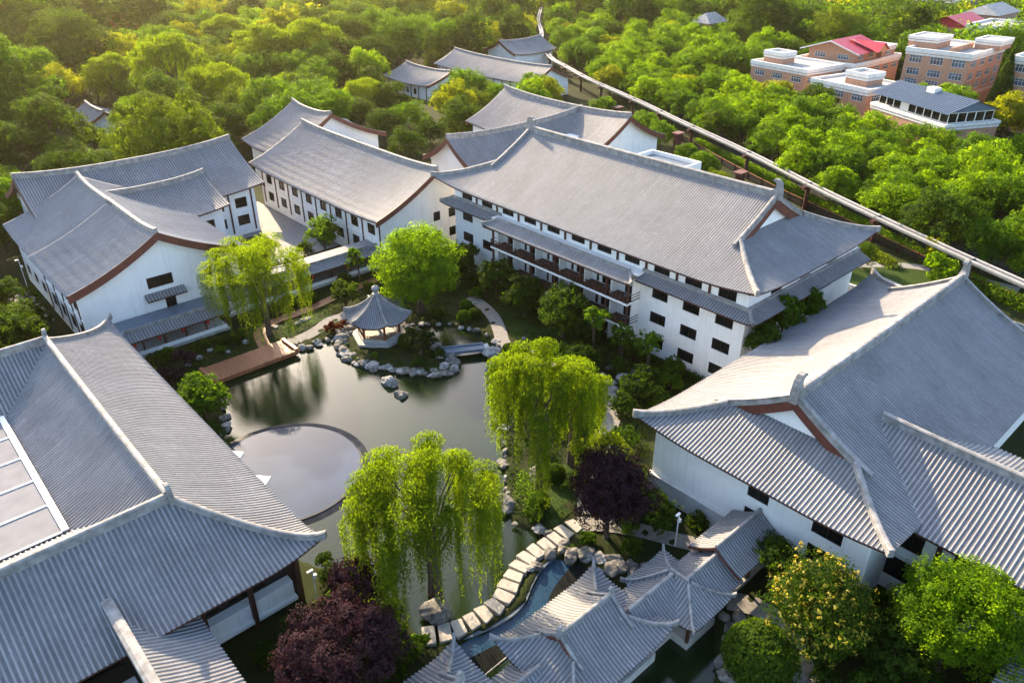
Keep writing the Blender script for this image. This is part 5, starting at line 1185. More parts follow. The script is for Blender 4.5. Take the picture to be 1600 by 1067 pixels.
make_tree('small_tree', 'dark garden tree left of the evergreen mass by the hotel', (71.2, 75.4, 0), 3.4, 3.0, 3.8, 18, 380, .18, 'leaf_dark', .2, -.6)
make_tree('small_tree', 'dark garden tree below the left end of the balconies', (71.8, 82.4, 0), 3.6, 2.9, 3.8, 18, 380, .18, 'leaf_dark', .2, -.6)
make_tree('small_tree', 'dark garden tree at the hotel corner behind the round tree', (73.4, 92.0, 0), 3.2, 2.8, 3.6, 16, 360, .18, 'leaf_dark', .2, -.6)
make_tree('small_tree', 'slender flat-topped tree before the right balcony end', (69.6, 60.0, 0), 2.4, 1.6, 6.0, 10, 300, .17, 'leaf_green', .12, -.2)
make_tree('small_tree', 'wispy bamboo-like tree against the right part of the hotel', (72.2, 52.6, 0), 2.2, 2.6, 4.6, 10, 220, .16, 'leaf_green', .08, -.8, stems=3)
make_tree('small_tree', 'light bamboo-like clump by the white hotel wall', (71.2, 56.4, 0), 2.0, 2.4, 4.2, 9, 220, .16, 'leaf_green', .08, -.8, stems=3)
make_tree('large_shrub', 'dark shrub mass between hotel garden and tall willow', (66.0, 58.6, 0), 3.3, 2.0, 2.0, 16, 400, .16, 'leaf_dark', .15, -.3, 'shrub')
make_tree('large_shrub', 'dark shrub below the slender flat-topped tree', (67.0, 49.6, 0), 3.0, 2.0, 2.0, 14, 380, .16, 'leaf_dark', .15, -.3, 'shrub')
make_tree('large_shrub', 'olive shrub between tall willow and purple tree', (52.0, 42.4, 0), 3.2, 2.4, 2.6, 16, 400, .16, 'leaf_olive', .15, -.4, 'shrub')
make_tree('large_shrub', 'green shrub at the corner of the white hall behind the purple tree', (50.6, 38.4, 0), 2.6, 2.4, 3.0, 14, 380, .16, 'leaf_green', .15, -.5, 'shrub')
make_tree('small_tree', 'round green tree in the gap between hotel end and big hall', (83.4, 40.4, 0), 2.3, 2.4, 9.6, 16, 420, .19, 'leaf_green', .2, -.6)
make_tree('small_tree', 'second green tree in the gap, beside the blue canopy', (88.8, 40.4, 0), 2.2, 2.3, 9.2, 16, 420, .19, 'leaf_green', .2, -.6)
make_tree('small_tree', 'lowest green tree in the gap, nearest the white hotel corner', (78.0, 40.2, 0), 2.3, 2.4, 8.2, 16, 420, .19, 'leaf_dark', .2, -.6)
make_tree('small_tree', 'small ball-headed golden tree by the pale path past the hotel', (134.2, 41.0, 0), 2.3, 1.9, 4.2, 14, 300, .18, 'leaf_yellow', .14, -.9)
make_tree('pine_tree', 'spreading pruned pine on the islet beside the pavilion', (52.6, 76.6, .1), 3.2, 1.1, 2.3, 18, 420, .12, 'leaf_pine', .2, -.15)
make_tree('red_shrub', 'dark reddish shrub at the left end of the timber deck', (26.8, 95.0, 0), 2.0, 1.4, 1.6, 10, 300, .13, 'leaf_purple', .1, -.3, 'shrub')
make_tree('red_shrub', 'low reddish shrub between deck end and corner hall eave', (24.2, 92.2, 0), 2.4, 1.3, 1.4, 10, 320, .13, 'leaf_purple', .1, -.3, 'shrub')
make_tree('red_shrub', 'brownish low shrub on the islet bank left of the pavilion', (47.6, 90.6, 0), 2.1, .9, .7, 10, 300, .13, 'leaf_red', .08, -.1, 'shrub')
make_tree('red_tree', 'dark red maple at the left edge behind the corner hall ridge', (2.5, 104.5, 0), 4.4, 3.2, 5.0, 20, 360, .2, 'leaf_red', .2, -.6)
make_tree('large_shrub', 'green thicket at the left edge behind the corner hall', (10.5, 112.0, 0), 4.6, 3.6, 3.8, 24, 380, .2, 'leaf_dark', .2, -.5, 'shrub')
make_tree('large_shrub', 'second green thicket at the left edge, nearer the gabled hall', (13.6, 119.0, 0), 3.8, 2.8, 2.8, 18, 380, .2, 'leaf_dark', .2, -.5, 'shrub')
make_tree('large_shrub', 'yellow-green young tree behind the far end of the big hall', (126.8, 37.4, 0), 3.0, 2.6, 3.6, 14, 260, .2, 'leaf_bright', .12, -.8)
# understorey shrubs from shared meshes
def shrub_proto(mat, flat):
    ch, cs = crown(1.0, flat, flat * .75, 16, 300, .07, .42, -.35); return build_leaves('foliage', ch, [mat]), trunk_mesh(flat * .7, .07, [tuple(c) for c, _ in cs[::3]], stems=3)
SPR = {'dark': [shrub_proto('leaf_dark', .8), shrub_proto('leaf_dark', 1.1)], 'green': [shrub_proto('leaf_green', .75), shrub_proto('leaf_green', 1.05)], 'olive': [shrub_proto('leaf_olive', .8)], 'bronze': [shrub_proto('leaf_purple', .8)]}
US = {'in the bed along the hotel front': [(72, 88.5, 1.5, 'dark'), (70.4, 85.6, 1.2, 'green'), (72.6, 71.2, 1.5, 'dark'), (73.0, 63, 1.5, 'dark'), (71.4, 48, 1.6, 'green'), (73.6, 49.4, 1.5, 'dark'), (69, 54.6, 1.4, 'dark'), (73.6, 79, 1.4, 'green'), (74, 95.6, 1.6, 'dark'), (71, 96.5, 1.5, 'green'), (73.8, 56.4, 1.4, 'dark')], 'in the thicket between pond and hotel': [(64.4, 60.2, 1.4, 'dark'), (66.6, 62.6, 1.5, 'green'), (63.6, 56.4, 1.6, 'dark'), (60.2, 52.6, 1.7, 'dark'), (56.2, 49.8, 1.6, 'green'), (58.4, 55.4, 1.6, 'dark'), (54.2, 52.8, 1.4, 'dark'), (53.8, 57.4, 1.2, 'olive'), (57, 61.4, 1.4, 'dark'), (59.2, 64.6, 1.2, 'green'), (61.4, 59, 1.5, 'bronze'), (49.6, 50.8, 1.3, 'dark'), (62.2, 48.6, 1.6, 'dark'), (66.4, 46.4, 1.6, 'dark'), (57.8, 44.4, 1.5, 'green')], 'around the foot of the purple tree': [(47.8, 42.6, 1.2, 'dark'), (49.0, 36.4, 1.3, 'dark'), (47.0, 34.4, 1.0, 'green'), (45.2, 32.6, 1.0, 'dark'), (43.0, 36.4, .8, 'green'), (51.6, 34.8, 1.2, 'dark'), (41.6, 42.4, .9, 'green')], 'on the bank beside the corner hall': [(24.0, 86.4, 1.3, 'dark'), (25.4, 89.2, 1.0, 'green'), (22.8, 84.4, 1.4, 'dark'), (24.4, 97.8, 1.2, 'dark'), (22.8, 74.2, .8, 'dark'), (22.4, 95.4, 1.2, 'green')], 'between boardwalk and round tree': [(43.4, 101.8, 1.0, 'dark'), (46.4, 102.2, 1.1, 'green'), (57, 103.6, 1.1, 'dark'), (66.4, 103.4, 1.4, 'dark'), (64.4, 98.2, 1.5, 'dark'), (62.4, 95.2, 1.3, 'green'), (66.2, 93.2, 1.5, 'dark'), (68.2, 90.4, 1.4, 'green'), (58.6, 98.6, 1.1, 'olive'), (61.5, 84.2, 1.0, 'dark'), (56.8, 94.6, 1.0, 'dark')], 'in the shade at bottom right': [(52.4, 30.4, 1.1, 'dark'), (52.0, 18.6, 1.3, 'dark'), (53.4, 12.2, 1.4, 'dark'), (50.2, 12.8, 1.2, 'green'), (47.0, 9.8, 1.6, 'dark'), (45.4, 12.8, 1.1, 'dark'), (55.6, 13.2, 1.3, 'dark'), (51.8, 15.6, 1.2, 'olive'), (57.4, 10.2, 1.3, 'dark')], 'left of the canal at the bottom': [(22.2, 39.6, 1.3, 'green'), (23.4, 41.4, 1.1, 'dark'), (23.2, 37.4, 1.1, 'green'), (20.6, 36.8, 1.2, 'dark'), (24.6, 44.6, 1.1, 'olive'), (22.6, 46.4, 1.1, 'dark')], 'on the islet around the pine': [(54.0, 74.2, .8, 'dark'), (50.4, 74.4, .7, 'dark'), (54.8, 78.6, .9, 'dark'), (47.4, 80.2, .5, 'green'), (55.2, 82.6, .7, 'green')], 'on the bank before the gable gallery': [(30.2, 98.6, .8, 'dark'), (32.4, 96.2, .7, 'green'), (28.0, 96.6, .9, 'dark'), (34.8, 96.8, .7, 'dark'), (26.2, 98.8, 1.0, 'green'), (31.6, 99.4, .7, 'olive'), (36.6, 98.8, .8, 'green')], 'below the near corner of the corner hall': [(21.8, 48.8, 1.1, 'dark'), (23.2, 46.8, .9, 'green'), (20.6, 45.2, 1.2, 'dark'), (18.6, 45.8, 1.1, 'green'), (16.2, 45.4, 1.2, 'dark'), (22.6, 51.2, .8, 'dark'), (13.8, 44.6, 1.2, 'dark')], 'in the paved courtyard': [(46.5, 121, 1.4, 'dark'), (63.8, 121.5, 1.2, 'green'), (58.2, 118.6, 1.4, 'dark'), (50, 119.4, 1.2, 'green')]}
for zone, lst in US.items():
    for i, (x, y, r_, k) in enumerate(lst):
        cm, tm = random.choice(SPR[k]); t = plant('garden_shrub', f'{k} shrub {zone}, {nth(i + 1)} of that planting', 'shrub', (x, y, 0), cm, tm, r_ * 1.15, None, f'shrubs {zone}', 'foliage')
# dark conifer between the brick houses
ch = []
for i in range(26):
    q = i / 25; rr_ = 4.2 * (1 - q) ** .8 + .3; k = int(520 * (1 - q) + 60); a = rng.uniform(0, 2 * np.pi, k); r2 = rr_ * np.sqrt(rng.uniform(.35, 1, k)); d_ = np.stack([np.cos(a), np.sin(a), np.full(k, .3)], 1)
    c_ = np.stack([np.cos(a) * r2, np.sin(a) * r2, 2 + 19 * q - .35 * r2 + rng.normal(size=k) * .35], 1); V, n_ = leaf_mesh('', c_, d_ + rng.normal(size=(k, 3)) * .4, .3 * rng.uniform(.6, 1.3, k), None); ch.append((V, n_))
plant('conifer_tree', 'tall dark green conifer between two brick houses at right', 'tree', (246, 70.5, 0), build_leaves('crown', ch, ['leaf_dark']), MB().tube([(0, 0, -.3), (0, 0, 19)], [.4, .08], 7).mesh('trunk', 'bark'))
# clipped balls and low hedges
def ball_mesh(mat, n_=2600, ls=.055, flat=.85):
    d = sph(n_); d[:, 2] = np.where(d[:, 2] < -.35, -d[:, 2], d[:, 2]); rr = 1 + .05 * np.sin(d[:, 0] * 7) * np.sin(d[:, 1] * 6 + 1) + rng.normal(size=n_) * .025
    V, k = leaf_mesh('', d * rr[:, None] * np.array([1, 1, flat]), d + rng.normal(size=d.shape) * .45, ls * rng.uniform(.7, 1.3, n_), None)
    V2, k2 = leaf_mesh('', d[: n_ // 2] * .9 * np.array([1, 1, flat]), d[: n_ // 2] + rng.normal(size=(n_ // 2, 3)) * .2, .13, None)
    return build_leaves('foliage', [(V, k), (V2, k2)], [mat])
BM = [ball_mesh('leaf_green'), ball_mesh('leaf_dark'), ball_mesh('leaf_olive')]; stem = MB().tube([(0, 0, -.9), (0, 0, .3)], .08, 6).mesh('stem', 'bark')
for x, y, r_, k, lab in ((63.6, 80.6, 1.15, 0, 'clipped ball shrub nearest the islet behind the footbridge'), (65.4, 80.2, 1.1, 1, 'clipped ball shrub touching the garden path near the footbridge'), (66.4, 83.6, 1.0, 0, 'uppermost clipped ball shrub by the garden path'), (61.8, 68.2, 1.3, 1, 'large clipped ball at the garden end of the footbridge'), (60.2, 66.0, .9, 1, 'small clipped ball right of the footbridge end'), (43.2, 43.4, 1.15, 0, 'clipped ball shrub at the shore below the low hedge'), (47.6, 45.4, 1.2, 1, 'clipped ball shrub beside the lone boulder on lawn'), (22.4, 62.4, .95, 1, 'clipped ball shrub at the round pool below the hall eave'), (22.2, 58.6, .7, 1, 'smaller clipped ball shrub near the pool rim end'), (42.6, 17.2, 3.0, 1, 'huge clipped dark green dome at the bottom right'), (28.6, 97.6, .8, 2, 'yellow-green clipped ball before the gable gallery'), (33.6, 98.4, .8, 1, 'dark clipped ball before the gable gallery'), (35.8, 98.2, .75, 1, 'dark clipped ball by the boardwalk steps'), (22.6, 77.6, 1.6, 1, 'dark clipped mound beside the round pool and corner hall'), (49.6, 101.6, 1.2, 1, 'clipped mound between boardwalk and gallery'), (52.8, 80.2, 1.3, 1, 'low clipped mound beside the pruned pine'), (136, 98, 1.6, 0, 'clipped ball hedge behind the white hall gable, left'), (140, 99, 1.7, 0, 'clipped ball hedge behind the white hall gable, middle'), (144, 97, 1.8, 1, 'clipped ball hedge behind the white hall gable, right'), (132, 90, 2.4, 1, 'big clipped ball behind the white parapet box'), (138, 82, 2.0, 2, 'olive clipped ball between hotel ridge and fence'), (20.9, 46.4, .9, 0, 'small clipped shrub beside the lower left lamp post')):
    t = thing('clipped_shrub', lab, 'shrub', (x, y, r_ * .55)); t.scale = (r_, r_, r_); link('foliage', BM[k], t); link('stem', stem, t)
def hedge(label, pts, w, h, mat, ls=.1):
    q = smooth_line(pts, 6); C_, Nn = [], []
    for a, b_ in zip(q[:-1], q[1:]):
        k = int(math.hypot(b_[0] - a[0], b_[1] - a[1]) * w * 150); f = rng.random(k)[:, None]; base_ = np.array([*a, 0])[None] * (1 - f) + np.array([*b_, 0])[None] * f
        d = sph(k); d[:, 2] = np.abs(d[:, 2]); C_.append(base_ + d * np.array([w, w, h]) * rng.uniform(.7, 1.02, k)[:, None]); Nn.append(d + rng.normal(size=d.shape) * .5)
    C_, Nn = np.concatenate(C_), np.concatenate(Nn); V, k = leaf_mesh('', C_, Nn, ls * rng.uniform(.7, 1.3, len(C_)), None)
    o = link('hedge', build_leaves('hedge', [(V, k)], [mat])); return tag(o, label, 'hedge')
hedge('low clipped hedge on the shore between tall willow and lawn', [(42.6, 44.6), (43.8, 46.0), (45.0, 47.2)], 1.4, 1.6, 'leaf_green')
hedge('dark foundation hedge along the hotel front', [(74.6, 97), (74.8, 88), (74.0, 78), (74.0, 68), (74.2, 60), (75.2, 50), (75.4, 44)], .9, 1.3, 'leaf_dark', .13)
hedge('low planting strip beside the fence behind the hotel', [(158, 112), (149, 92), (142, 76), (137.6, 60), (131, 46)], 1.6, 1.5, 'leaf_olive', .18)
hedge('leafy strip between the fence and the guideway', [(171, 116), (159.6, 90), (151, 72.5), (145.5, 60), (136.8, 42), (131, 28), (127, 12)], 1.7, 2.2, 'leaf_green', .2)
hedge('low dark hedge behind the timber deck', [(27.6, 99.6), (31, 99.8), (35.6, 99.4)], .6, .7, 'leaf_dark', .1)
# ---- ground cover (uncountable)
def cover(name, n_, polyf, zb, hs, ls, mats):
    pts = polyf(n_); k = len(pts); c = np.concatenate([pts, (zb + rng.random((k, 1)) * hs)], 1)
    V, kk = leaf_mesh('', c, rng.normal(size=(k, 3)) * .6 + np.array([0, 0, .8]), ls * rng.uniform(.6, 1.3, k), None)
    return link(name, build_leaves(name, [(V, kk)], mats), kind='stuff')
def bank(n_):
    p = np.stack([rng.uniform(22, 75, n_), rng.uniform(36, 104, n_)], 1); d_ = pond_depth(p[:, 0], p[:, 1])
    nz = np.sin(p[:, 0] * .9) * np.sin(p[:, 1] * .8) + .6 * np.sin(p[:, 0] * 2.3 + 1) * np.sin(p[:, 1] * 1.9) + rng.normal(size=n_) * .4
    ok = (d_ > .15) & (nz > .05)
    for (cx, cy, r_) in ((51.6, 85.3, 5.0), (34, 91, 2.6), (30, 91, 2.6), (38, 91, 2.6)): ok &= np.hypot(p[:, 0] - cx, p[:, 1] - cy) > r_
    for q in ([(69.5, 86), (68.8, 82.3), (67.6, 78.5), (65.6, 74.9), (63.4, 71.4), (62.6, 67.5), (64, 62), (65.5, 56), (63, 50.5), (58, 47), (52, 44), (47.5, 40.5)], [(41, 92.2), (46.2, 93), (53.5, 95.5)], [(37.6, 93.2), (39.6, 98.2), (46.5, 99.4), (62, 101.6)], [(24.9, 37.9), (29.9, 36.5), (34.8, 38), (43.8, 38.8)], [(44.2, 38.8), (48, 34.2), (51, 28.4)]):
        for a, b_ in zip(q[:-1], q[1:]):
            ex, ey = b_[0] - a[0], b_[1] - a[1]; t = np.clip(((p[:, 0] - a[0]) * ex + (p[:, 1] - a[1]) * ey) / (ex * ex + ey * ey), 0, 1); ok &= np.hypot(p[:, 0] - a[0] - t * ex, p[:, 1] - a[1] - t * ey) > 1.35
    ok &= ~((p[:, 0] < 38) & (p[:, 1] > 101)); ok &= ~((p[:, 0] > 53.2) & (p[:, 1] < 41)) ; ok &= ~((p[:, 1] > 104.8)); ok &= ~((p[:, 0] < 23.2) & (p[:, 1] < 80)); ok &= ~((p[:, 0] > 41.5) & (p[:, 0] < 52) & (p[:, 1] > 40) & (p[:, 1] < 46.5) & (nz < .9))
    return p[ok]
cover('ground_cover', 120000, bank, .02, .45, .13, ['leaf_cover'])
# ---- background woodland: prototypes shared by many trees
def proto(mat, rx, rz, zc, lobes, per, ls, tr, low=-.5, lobe_r=.36):
    ch, cs = crown(rx, rz, zc, lobes, per, ls, lobe_r, low); return build_leaves('crown', ch, [mat]), trunk_mesh(zc, tr, [tuple(c) for c, _ in cs[::3]])
PR = {}
for k, mt in (('grn', 'leaf_green'), ('dark', 'leaf_dark'), ('yel', 'leaf_yellow'), ('olive', 'leaf_olive'), ('red', 'leaf_red'), ('brt', 'leaf_bright')):
    PR[k] = [proto(mt, 1.0 + .08 * j, .86 + .1 * j, 1.12, 23, 600, .034, .055, -.6, .345) for j in range(3 if k in ('grn', 'dark', 'brt') else 2)]
PR['tall'] = [proto('leaf_green', .85, 1.25, 1.35, 30, 420, .034, .06, -.8, .28)]
PR['wil'] = []
for j in range(2):
    ch, tips = willow(1.0, .75, 1.95, 20, 26, .05, (.5, 1.15), .25, .045); PR['wil'].append((build_leaves('crown', ch, ['leaf_willow']), trunk_mesh(1.4, .06, [tuple(t - np.array([0, 0, .08])) for t in tips])))
PR['olive'] = [proto('leaf_olive', 1.05, .8, 1.05, 44, 520, .021, .05, -.5, .26)]
KIND = {'grn': 'mid-green round-headed', 'dark': 'dark green', 'yel': 'yellow-green', 'olive': 'olive green', 'red': 'dark red-leaved', 'brt': 'bright sunlit green', 'tall': 'tall loose-crowned green', 'wil': 'yellow-green weeping willow'}
PLACED = []
NTREE = [0]
ZONES = {}
def bg(x, y, r_, kind, label, group):
    cm, tm = PR[kind][random.randrange(len(PR[kind]))]; NTREE[0] += 1
    t = plant('willow_tree' if kind == 'wil' else 'broadleaf_tree' if 'belt' in label else 'woodland_tree', label, 'tree', (x, y, 0), cm, tm, r_, None, group)
    t.scale = (r_ * random.uniform(.92, 1.1), r_ * random.uniform(.92, 1.1), r_ * random.uniform(.88, 1.1)); PLACED.append((x, y, r_)); ZONES.setdefault(label, []).append(t); return t
SP = [(44.5, 235.5, 12.3, 'tall'), (41.1, 204.4, 8.9, 'dark'), (31.7, 198.0, 7.0, 'dark'), (66.9, 336.1, 13.7, 'dark'), (75.2, 303.0, 12.9, 'dark'), (117.2, 384.9, 7.9, 'red'), (89.8, 369.3, 14.1, 'dark'), (103.6, 368.7, 13.2, 'dark'), (123.3, 370.5, 12.4, 'dark'), (123.9, 342.3, 9.9, 'dark'), (149.5, 377.0, 9.4, 'yel'), (164.7, 386.5, 9.2, 'yel'), (168.9, 369.0, 11.3, 'dark'), (122.2, 326.3, 8.1, 'yel'), (135.4, 333.2, 6.9, 'dark'), (146.7, 292.2, 11.8, 'yel'), (137.8, 254.7, 11.5, 'wil'), (123.4, 259.8, 10.4, 'wil'), (112.2, 245.2, 7.8, 'grn'), (84.6, 241.5, 10.9, 'wil'), (74.4, 261.6, 8.2, 'wil'), (78.7, 256.2, 6.3, 'wil'), (99.1, 246.7, 8.0, 'dark'), (54.0, 163.8, 12.4, 'olive'), (77.8, 191.3, 6.4, 'dark'), (97.4, 205.7, 6.7, 'dark'), (109.6, 211.2, 6.3, 'dark'), (121.3, 239.3, 7.0, 'grn'), (175.8, 300.4, 9.0, 'wil'), (129.5, 225.4, 6.9, 'dark'), (110.3, 195.4, 5.7, 'dark'), (194.2, 346.0, 11.3, 'dark'), (193.0, 311.4, 10.6, 'dark'), (172.0, 251.6, 10.4, 'grn'), (205.2, 280.7, 8.1, 'dark'), (155.0, 240.9, 7.6, 'dark'), (190.5, 249.4, 9.3, 'grn'), (231.5, 295.2, 9.8, 'yel'), (197.3, 238.4, 9.7, 'dark'), (243.0, 279.8, 9.7, 'dark'), (281.5, 309.3, 9.6, 'dark'), (247.8, 266.0, 7.9, 'yel'), (280.0, 329.1, 5.0, 'red'), (133.6, 212.4, 6.0, 'dark'), (128.0, 192.3, 6.3, 'dark'), (118.1, 169.9, 5.4, 'grn'), (116.8, 159.3, 4.2, 'dark'), (147.0, 181.1, 6.8, 'grn'), (139.0, 180.7, 5.2, 'dark'), (128.8, 161.8, 3.4, 'yel'), (110.3, 170.2, 5.0, 'dark'), (106.0, 154.5, 4.3, 'dark'), (111.8, 184.6, 5.5, 'dark'), (25.6, 173.8, 5.0, 'dark'), (38.0, 230.4, 8.0, 'grn'), (69.7, 289.8, 8.3, 'dark'), (93.1, 333.3, 8.3, 'dark')]
spl = {}
for x, y, r_, k in SP:
    where = 'left of the curved terraces' if x < 95 and y > 280 else 'behind the left halls' if y < 215 and x < 100 else 'in the wood at upper left' if x < 150 else 'in the wood above the far halls'
    lab = f'{KIND[k]} tree {where}' if k != 'wil' else f'yellow-green weeping willow {where}'
    if k == 'olive': lab = 'very broad olive-green spreading crown behind the left hall ridge'
    if k == 'tall': lab = 'tall loose-crowned green tree at the far left of the wood'
    bg(x, y, r_ * .98, k, lab, lab.split(' tree')[0] + ' trees ' + where)
RECTS = [(15, 104, 64, 163), (62, 100, 102, 170), (72, 36, 120, 108), (92, 110, 148, 150), (148, 200, 174, 232), (170, 180, 196, 234), (202, 220, 228, 244), (48, 0, 112, 44), (-30, 40, 76, 104), (284, 88, 322, 122), (278, 124, 322, 156), (258, 130, 286, 162), (246, 102, 270, 128), (228, 66, 254, 104), (278, 28, 314, 80), (372, 74, 408, 132), (388, 128, 420, 156), (494, 174, 545, 206), (450, 138, 490, 162), (50, 224, 70, 250), (92, 344, 126, 392), (178, 464, 222, 500), (112, 82, 130, 98)]
RECTS = [(tuple(v * KL for v in q) if q[0] > 225 and q[1] < 170 else q) for q in RECTS]
KEEP3 = [(x, y, 5.6) for x, y in RQ[3:46]] + [(150, 212, 3), (150, 222, 3.2), (152, 228, 4), (160, 217, 7.5), (160, 209, 7.5), (173.5, 195, 4), (175, 190, 5), (175, 220, 6), (183, 207, 9.2), (183, 228, 9), (206, 223, 6.5), (216, 223, 7), (56, 233, 5)]
for hx, hy, hz in ((231, 98, 4.5), (224, 88, 4.5), (218, 76, 4.5), (228, 72, 4.5), (249, 116, 4), (250, 110, 4), (262, 146, 4.5), (263, 136, 4.5), (288, 110, 4), (288, 98, 4), (300, 94, 4), (286, 146, 6.5), (286, 134, 6.5), (288, 80, 8), (288, 74, 8), (376, 100, 8), (392, 142, 8), (510, 179, 9), (465, 150, 9)): KEEP3.append((hx * KL, hy * KL, CAMH * (1 - KL) + hz * KL))
KEEPP = None
def hides(x, y, r_):
    global KEEPP
    if KEEPP is None: KEEPP = [in_view(*p, 200) for p in KEEP3]
    v = in_view(x, y, r_ * 1.1, 400)
    if not v: return False
    rp = 1200 * r_ / v[2] * .92
    return any(k and v[2] < k[2] - 1 and abs(k[0] - v[0]) < rp and abs(k[1] - v[1]) < rp * .95 for k in KEEPP)
def free(x, y, r_, gap=.80):
    if hides(x, y, r_): return False
    for a, b_, c_, d_ in RECTS:
        if a - r_ * .75 < x < c_ + r_ * .75 and b_ - r_ * .75 < y < d_ + r_ * .75: return False
    for q in range(0, len(RQ) - 1, 1):
        if math.hypot(x - RQ[q][0], y - RQ[q][1]) < r_ * .85 + 1.0 + (2.0 if q < 28 else 0): return False
    return all((x - px) ** 2 + (y - py) ** 2 > ((r_ + pr_) * gap) ** 2 for px, py, pr_ in PLACED)
def rail_side(x, y):
    """>0 on the far (belt) side of the rail"""
    best = None
    for (ax, ay), (bx_, by_) in zip(RQ[:-1], RQ[1:]):
        t = max(0, min(1, ((x - ax) * (bx_ - ax) + (y - ay) * (by_ - ay)) / ((bx_ - ax) ** 2 + (by_ - ay) ** 2))); dx, dy = x - ax - t * (bx_ - ax), y - ay - t * (by_ - ay); d_ = math.hypot(dx, dy)
        if best is None or d_ < best[0]: best = (d_, (bx_ - ax) * dy - (by_ - ay) * dx)
    return best[0] * (1 if best[1] > 0 else -1)
def in_view(x, y, z=6, m=120):
    q = np.array([x, y, z - CAMH]); f = q[0] * math.cos(HEAD) + q[1] * math.sin(HEAD); r_ = q[0] * math.sin(HEAD) - q[1] * math.cos(HEAD)
    dpt = f * math.cos(PITCH) - q[2] * math.sin(PITCH); upc = f * math.sin(PITCH) + q[2] * math.cos(PITCH)
    if dpt < 5: return None
    px, py = 800 + 1200 * r_ / dpt, 533 - 1200 * upc / dpt
    return (px, py, dpt) if -m < px < 1600 + m and -90 < py < 1067 + m else None
random.seed(21)
for i, (x, y, r_, k) in enumerate(((128, 78, 3.2, 'olive'), (133, 70, 2.8, 'grn'), (126, 66, 3.0, 'dark'), (138, 88, 3.4, 'olive'), (147, 97, 3.4, 'grn'), (120, 72, 3.2, 'dark'), (119, 62, 3.0, 'grn'), (124, 57, 2.6, 'brt'), (113, 66, 3.0, 'dark'), (115, 78, 3.0, 'dark'), (132, 59, 2.4, 'olive'), (153, 106, 3.0, 'grn'), (136, 78, 2.4, 'dark'), (141, 90, 2.2, 'grn'), (127, 50, 2.2, 'dark'), (158, 118, 3.6, 'grn'), (164, 128, 4.2, 'grn'), (168, 146, 4.6, 'grn'))):
    bg(x, y, r_, k, 'young tree between the hotel ridge and the fence', 'young trees behind the hotel')
for i, (x, y, r_, k) in enumerate(((14, 126, 3.4, 'dark'), (10, 133, 4.2, 'dark'), (6, 120, 4.5, 'dark'), (13, 147, 4.6, 'dark'), (19, 156, 5.0, 'dark'), (24, 165, 5.2, 'grn'), (8, 141, 4.6, 'grn'), (3, 128, 4.6, 'dark'), (12, 156, 4.8, 'dark'), (5, 113, 3.4, 'dark'), (32, 168, 4.8, 'dark'))):
    bg(x, y, r_, k, 'dark tree at the left edge beside the gabled halls', 'trees at the left edge')
cnt = 0
for _ in range(26000):
    x, y = random.uniform(118, 330), random.uniform(-5, 330)
    rs = rail_side(x, y)
    if rs < 0 or cnt > 225: continue
    v = in_view(x, y)
    if not v: continue
    belt = rs < 105 and x < 300
    r_ = (random.uniform(4.6, 6.4) if rs < 45 else random.uniform(5.6, 7.4)) if belt else random.uniform(8.5, 12.5)
    if not free(x, y, r_, (.60 if belt else .62)): continue
    row = 'front rank along the guideway belt' if rs < 16 else 'middle of the guideway belt' if rs < 45 else 'rear of the guideway belt' if belt else 'tall wood at top right'
    k = random.choices(('brt', 'grn', 'yel', 'dark') if belt else ('grn', 'dark', 'olive'), (6, 4, .6, .8) if belt else (3, 4, 1))[0]
    bg(x, y, r_, k, f'{KIND[k]} tree in the {row}', f'{KIND[k]} trees, {row}'); cnt += 1
cnt2 = 0
for _ in range(26000):
    x, y = random.uniform(-5, 330), random.uniform(100, 420)
    if rail_side(x, y) > 0 or cnt2 > 230: continue
    v = in_view(x, y)
    if not v or v[2] > 400: continue
    near = v[2] < 190
    r_ = random.uniform(3.2, 5.2) if near else random.uniform(5.5, 9.5)
    if near and 100 < y and x > 100 and x < 160 and y < 112: continue
    if not free(x, y, r_, .62): continue
    k = random.choices(('grn', 'dark', 'yel', 'olive', 'wil', 'brt'), (3.5, 3, 1.6, 1.5, 1.2, 2.0) if not near else (3, 3, .5, .8, 0, 1))[0]
    zone = 'behind the left and middle halls' if near else 'in the deep wood at upper left' if x < 150 else 'in the wood left of the guideway bend'
    bg(x, y, r_, k, f'{KIND[k]} tree {zone}', f'{KIND[k]} trees {zone}'); cnt2 += 1
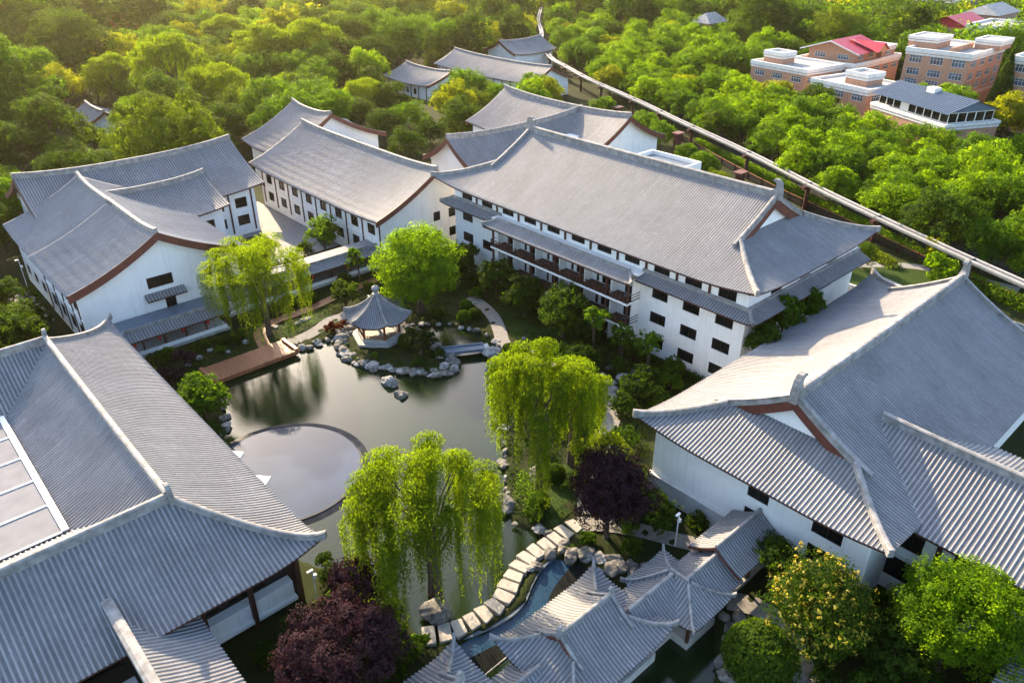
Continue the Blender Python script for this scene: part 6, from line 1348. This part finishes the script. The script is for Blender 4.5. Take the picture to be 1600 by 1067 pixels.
def nth(i):
    return f'{i}{"th" if 10 < i % 100 < 14 else {1: "st", 2: "nd", 3: "rd"}.get(i % 10, "th")}'
for lab, ts in ZONES.items():
    if len(ts) < 2: continue
    ts.sort(key=lambda t: (in_view(t.location.x, t.location.y, 6, 900) or (0,))[0])
    for i, t in enumerate(ts): t['label'] = f'{lab}, {nth(i + 1)} from left'
# far wood: one mass
ch = []
for _ in range(9000):
    x, y = random.uniform(40, 560), random.uniform(60, 620); v = in_view(x, y, 8, 60)
    if not v or not ((300 if rail_side(x, y) < 0 else 250) < v[2] < 760): continue
    r_ = random.uniform(7, 11)
    if not free(x, y, r_, .62): continue
    PLACED.append((x, y, r_)); k = 620; d_ = sph(k); d_[:, 2] = np.abs(d_[:, 2]) * np.where(rng.random(k) < .85, 1, -1)
    bump_ = 1 + .22 * np.sin(d_[:, 0] * 5 + x) * np.sin(d_[:, 1] * 5 + y) + rng.normal(size=k) * .10
    V, n_ = leaf_mesh('', np.array([x, y, r_ * 1.0]) + d_ * bump_[:, None] * r_ * np.array([1, 1, .9]), d_ + rng.normal(size=(k, 3)) * .45, .75 * rng.uniform(.6, 1.3, k), None)
    ch.append((V, n_, np.clip(rng.random(n_) * .5 + random.random() * .5, 0, 1), random.choices((0, 1, 2), (3, 5, 1))[0]))
if ch: link('distant_wood', build_leaves('distant_wood', ch, ['leaf_green', 'leaf_dark', 'leaf_yellow']), kind='stuff')
print('trees', NTREE[0], cnt, cnt2, 'far', len(ch))

# ------------------------------------------------------------------ haze
hm = bpy.data.materials.new('haze_air'); hm.use_nodes = True; nt = hm.node_tree; nt.nodes.clear()
ho = nt.nodes.new('ShaderNodeOutputMaterial'); pv = nt.nodes.new('ShaderNodeVolumePrincipled'); nt.links.new(pv.outputs[0], ho.inputs['Volume'])
pv.inputs['Color'].default_value = (1.0, .86, .60, 1); pv.inputs['Density'].default_value = HAZE; pv.inputs['Anisotropy'].default_value = .78
M['haze_air'] = hm
link('haze', MB().box(-1800, -1800, -2.3, 3400, 3400, 62).mesh('haze', 'haze_air'), kind='stuff')
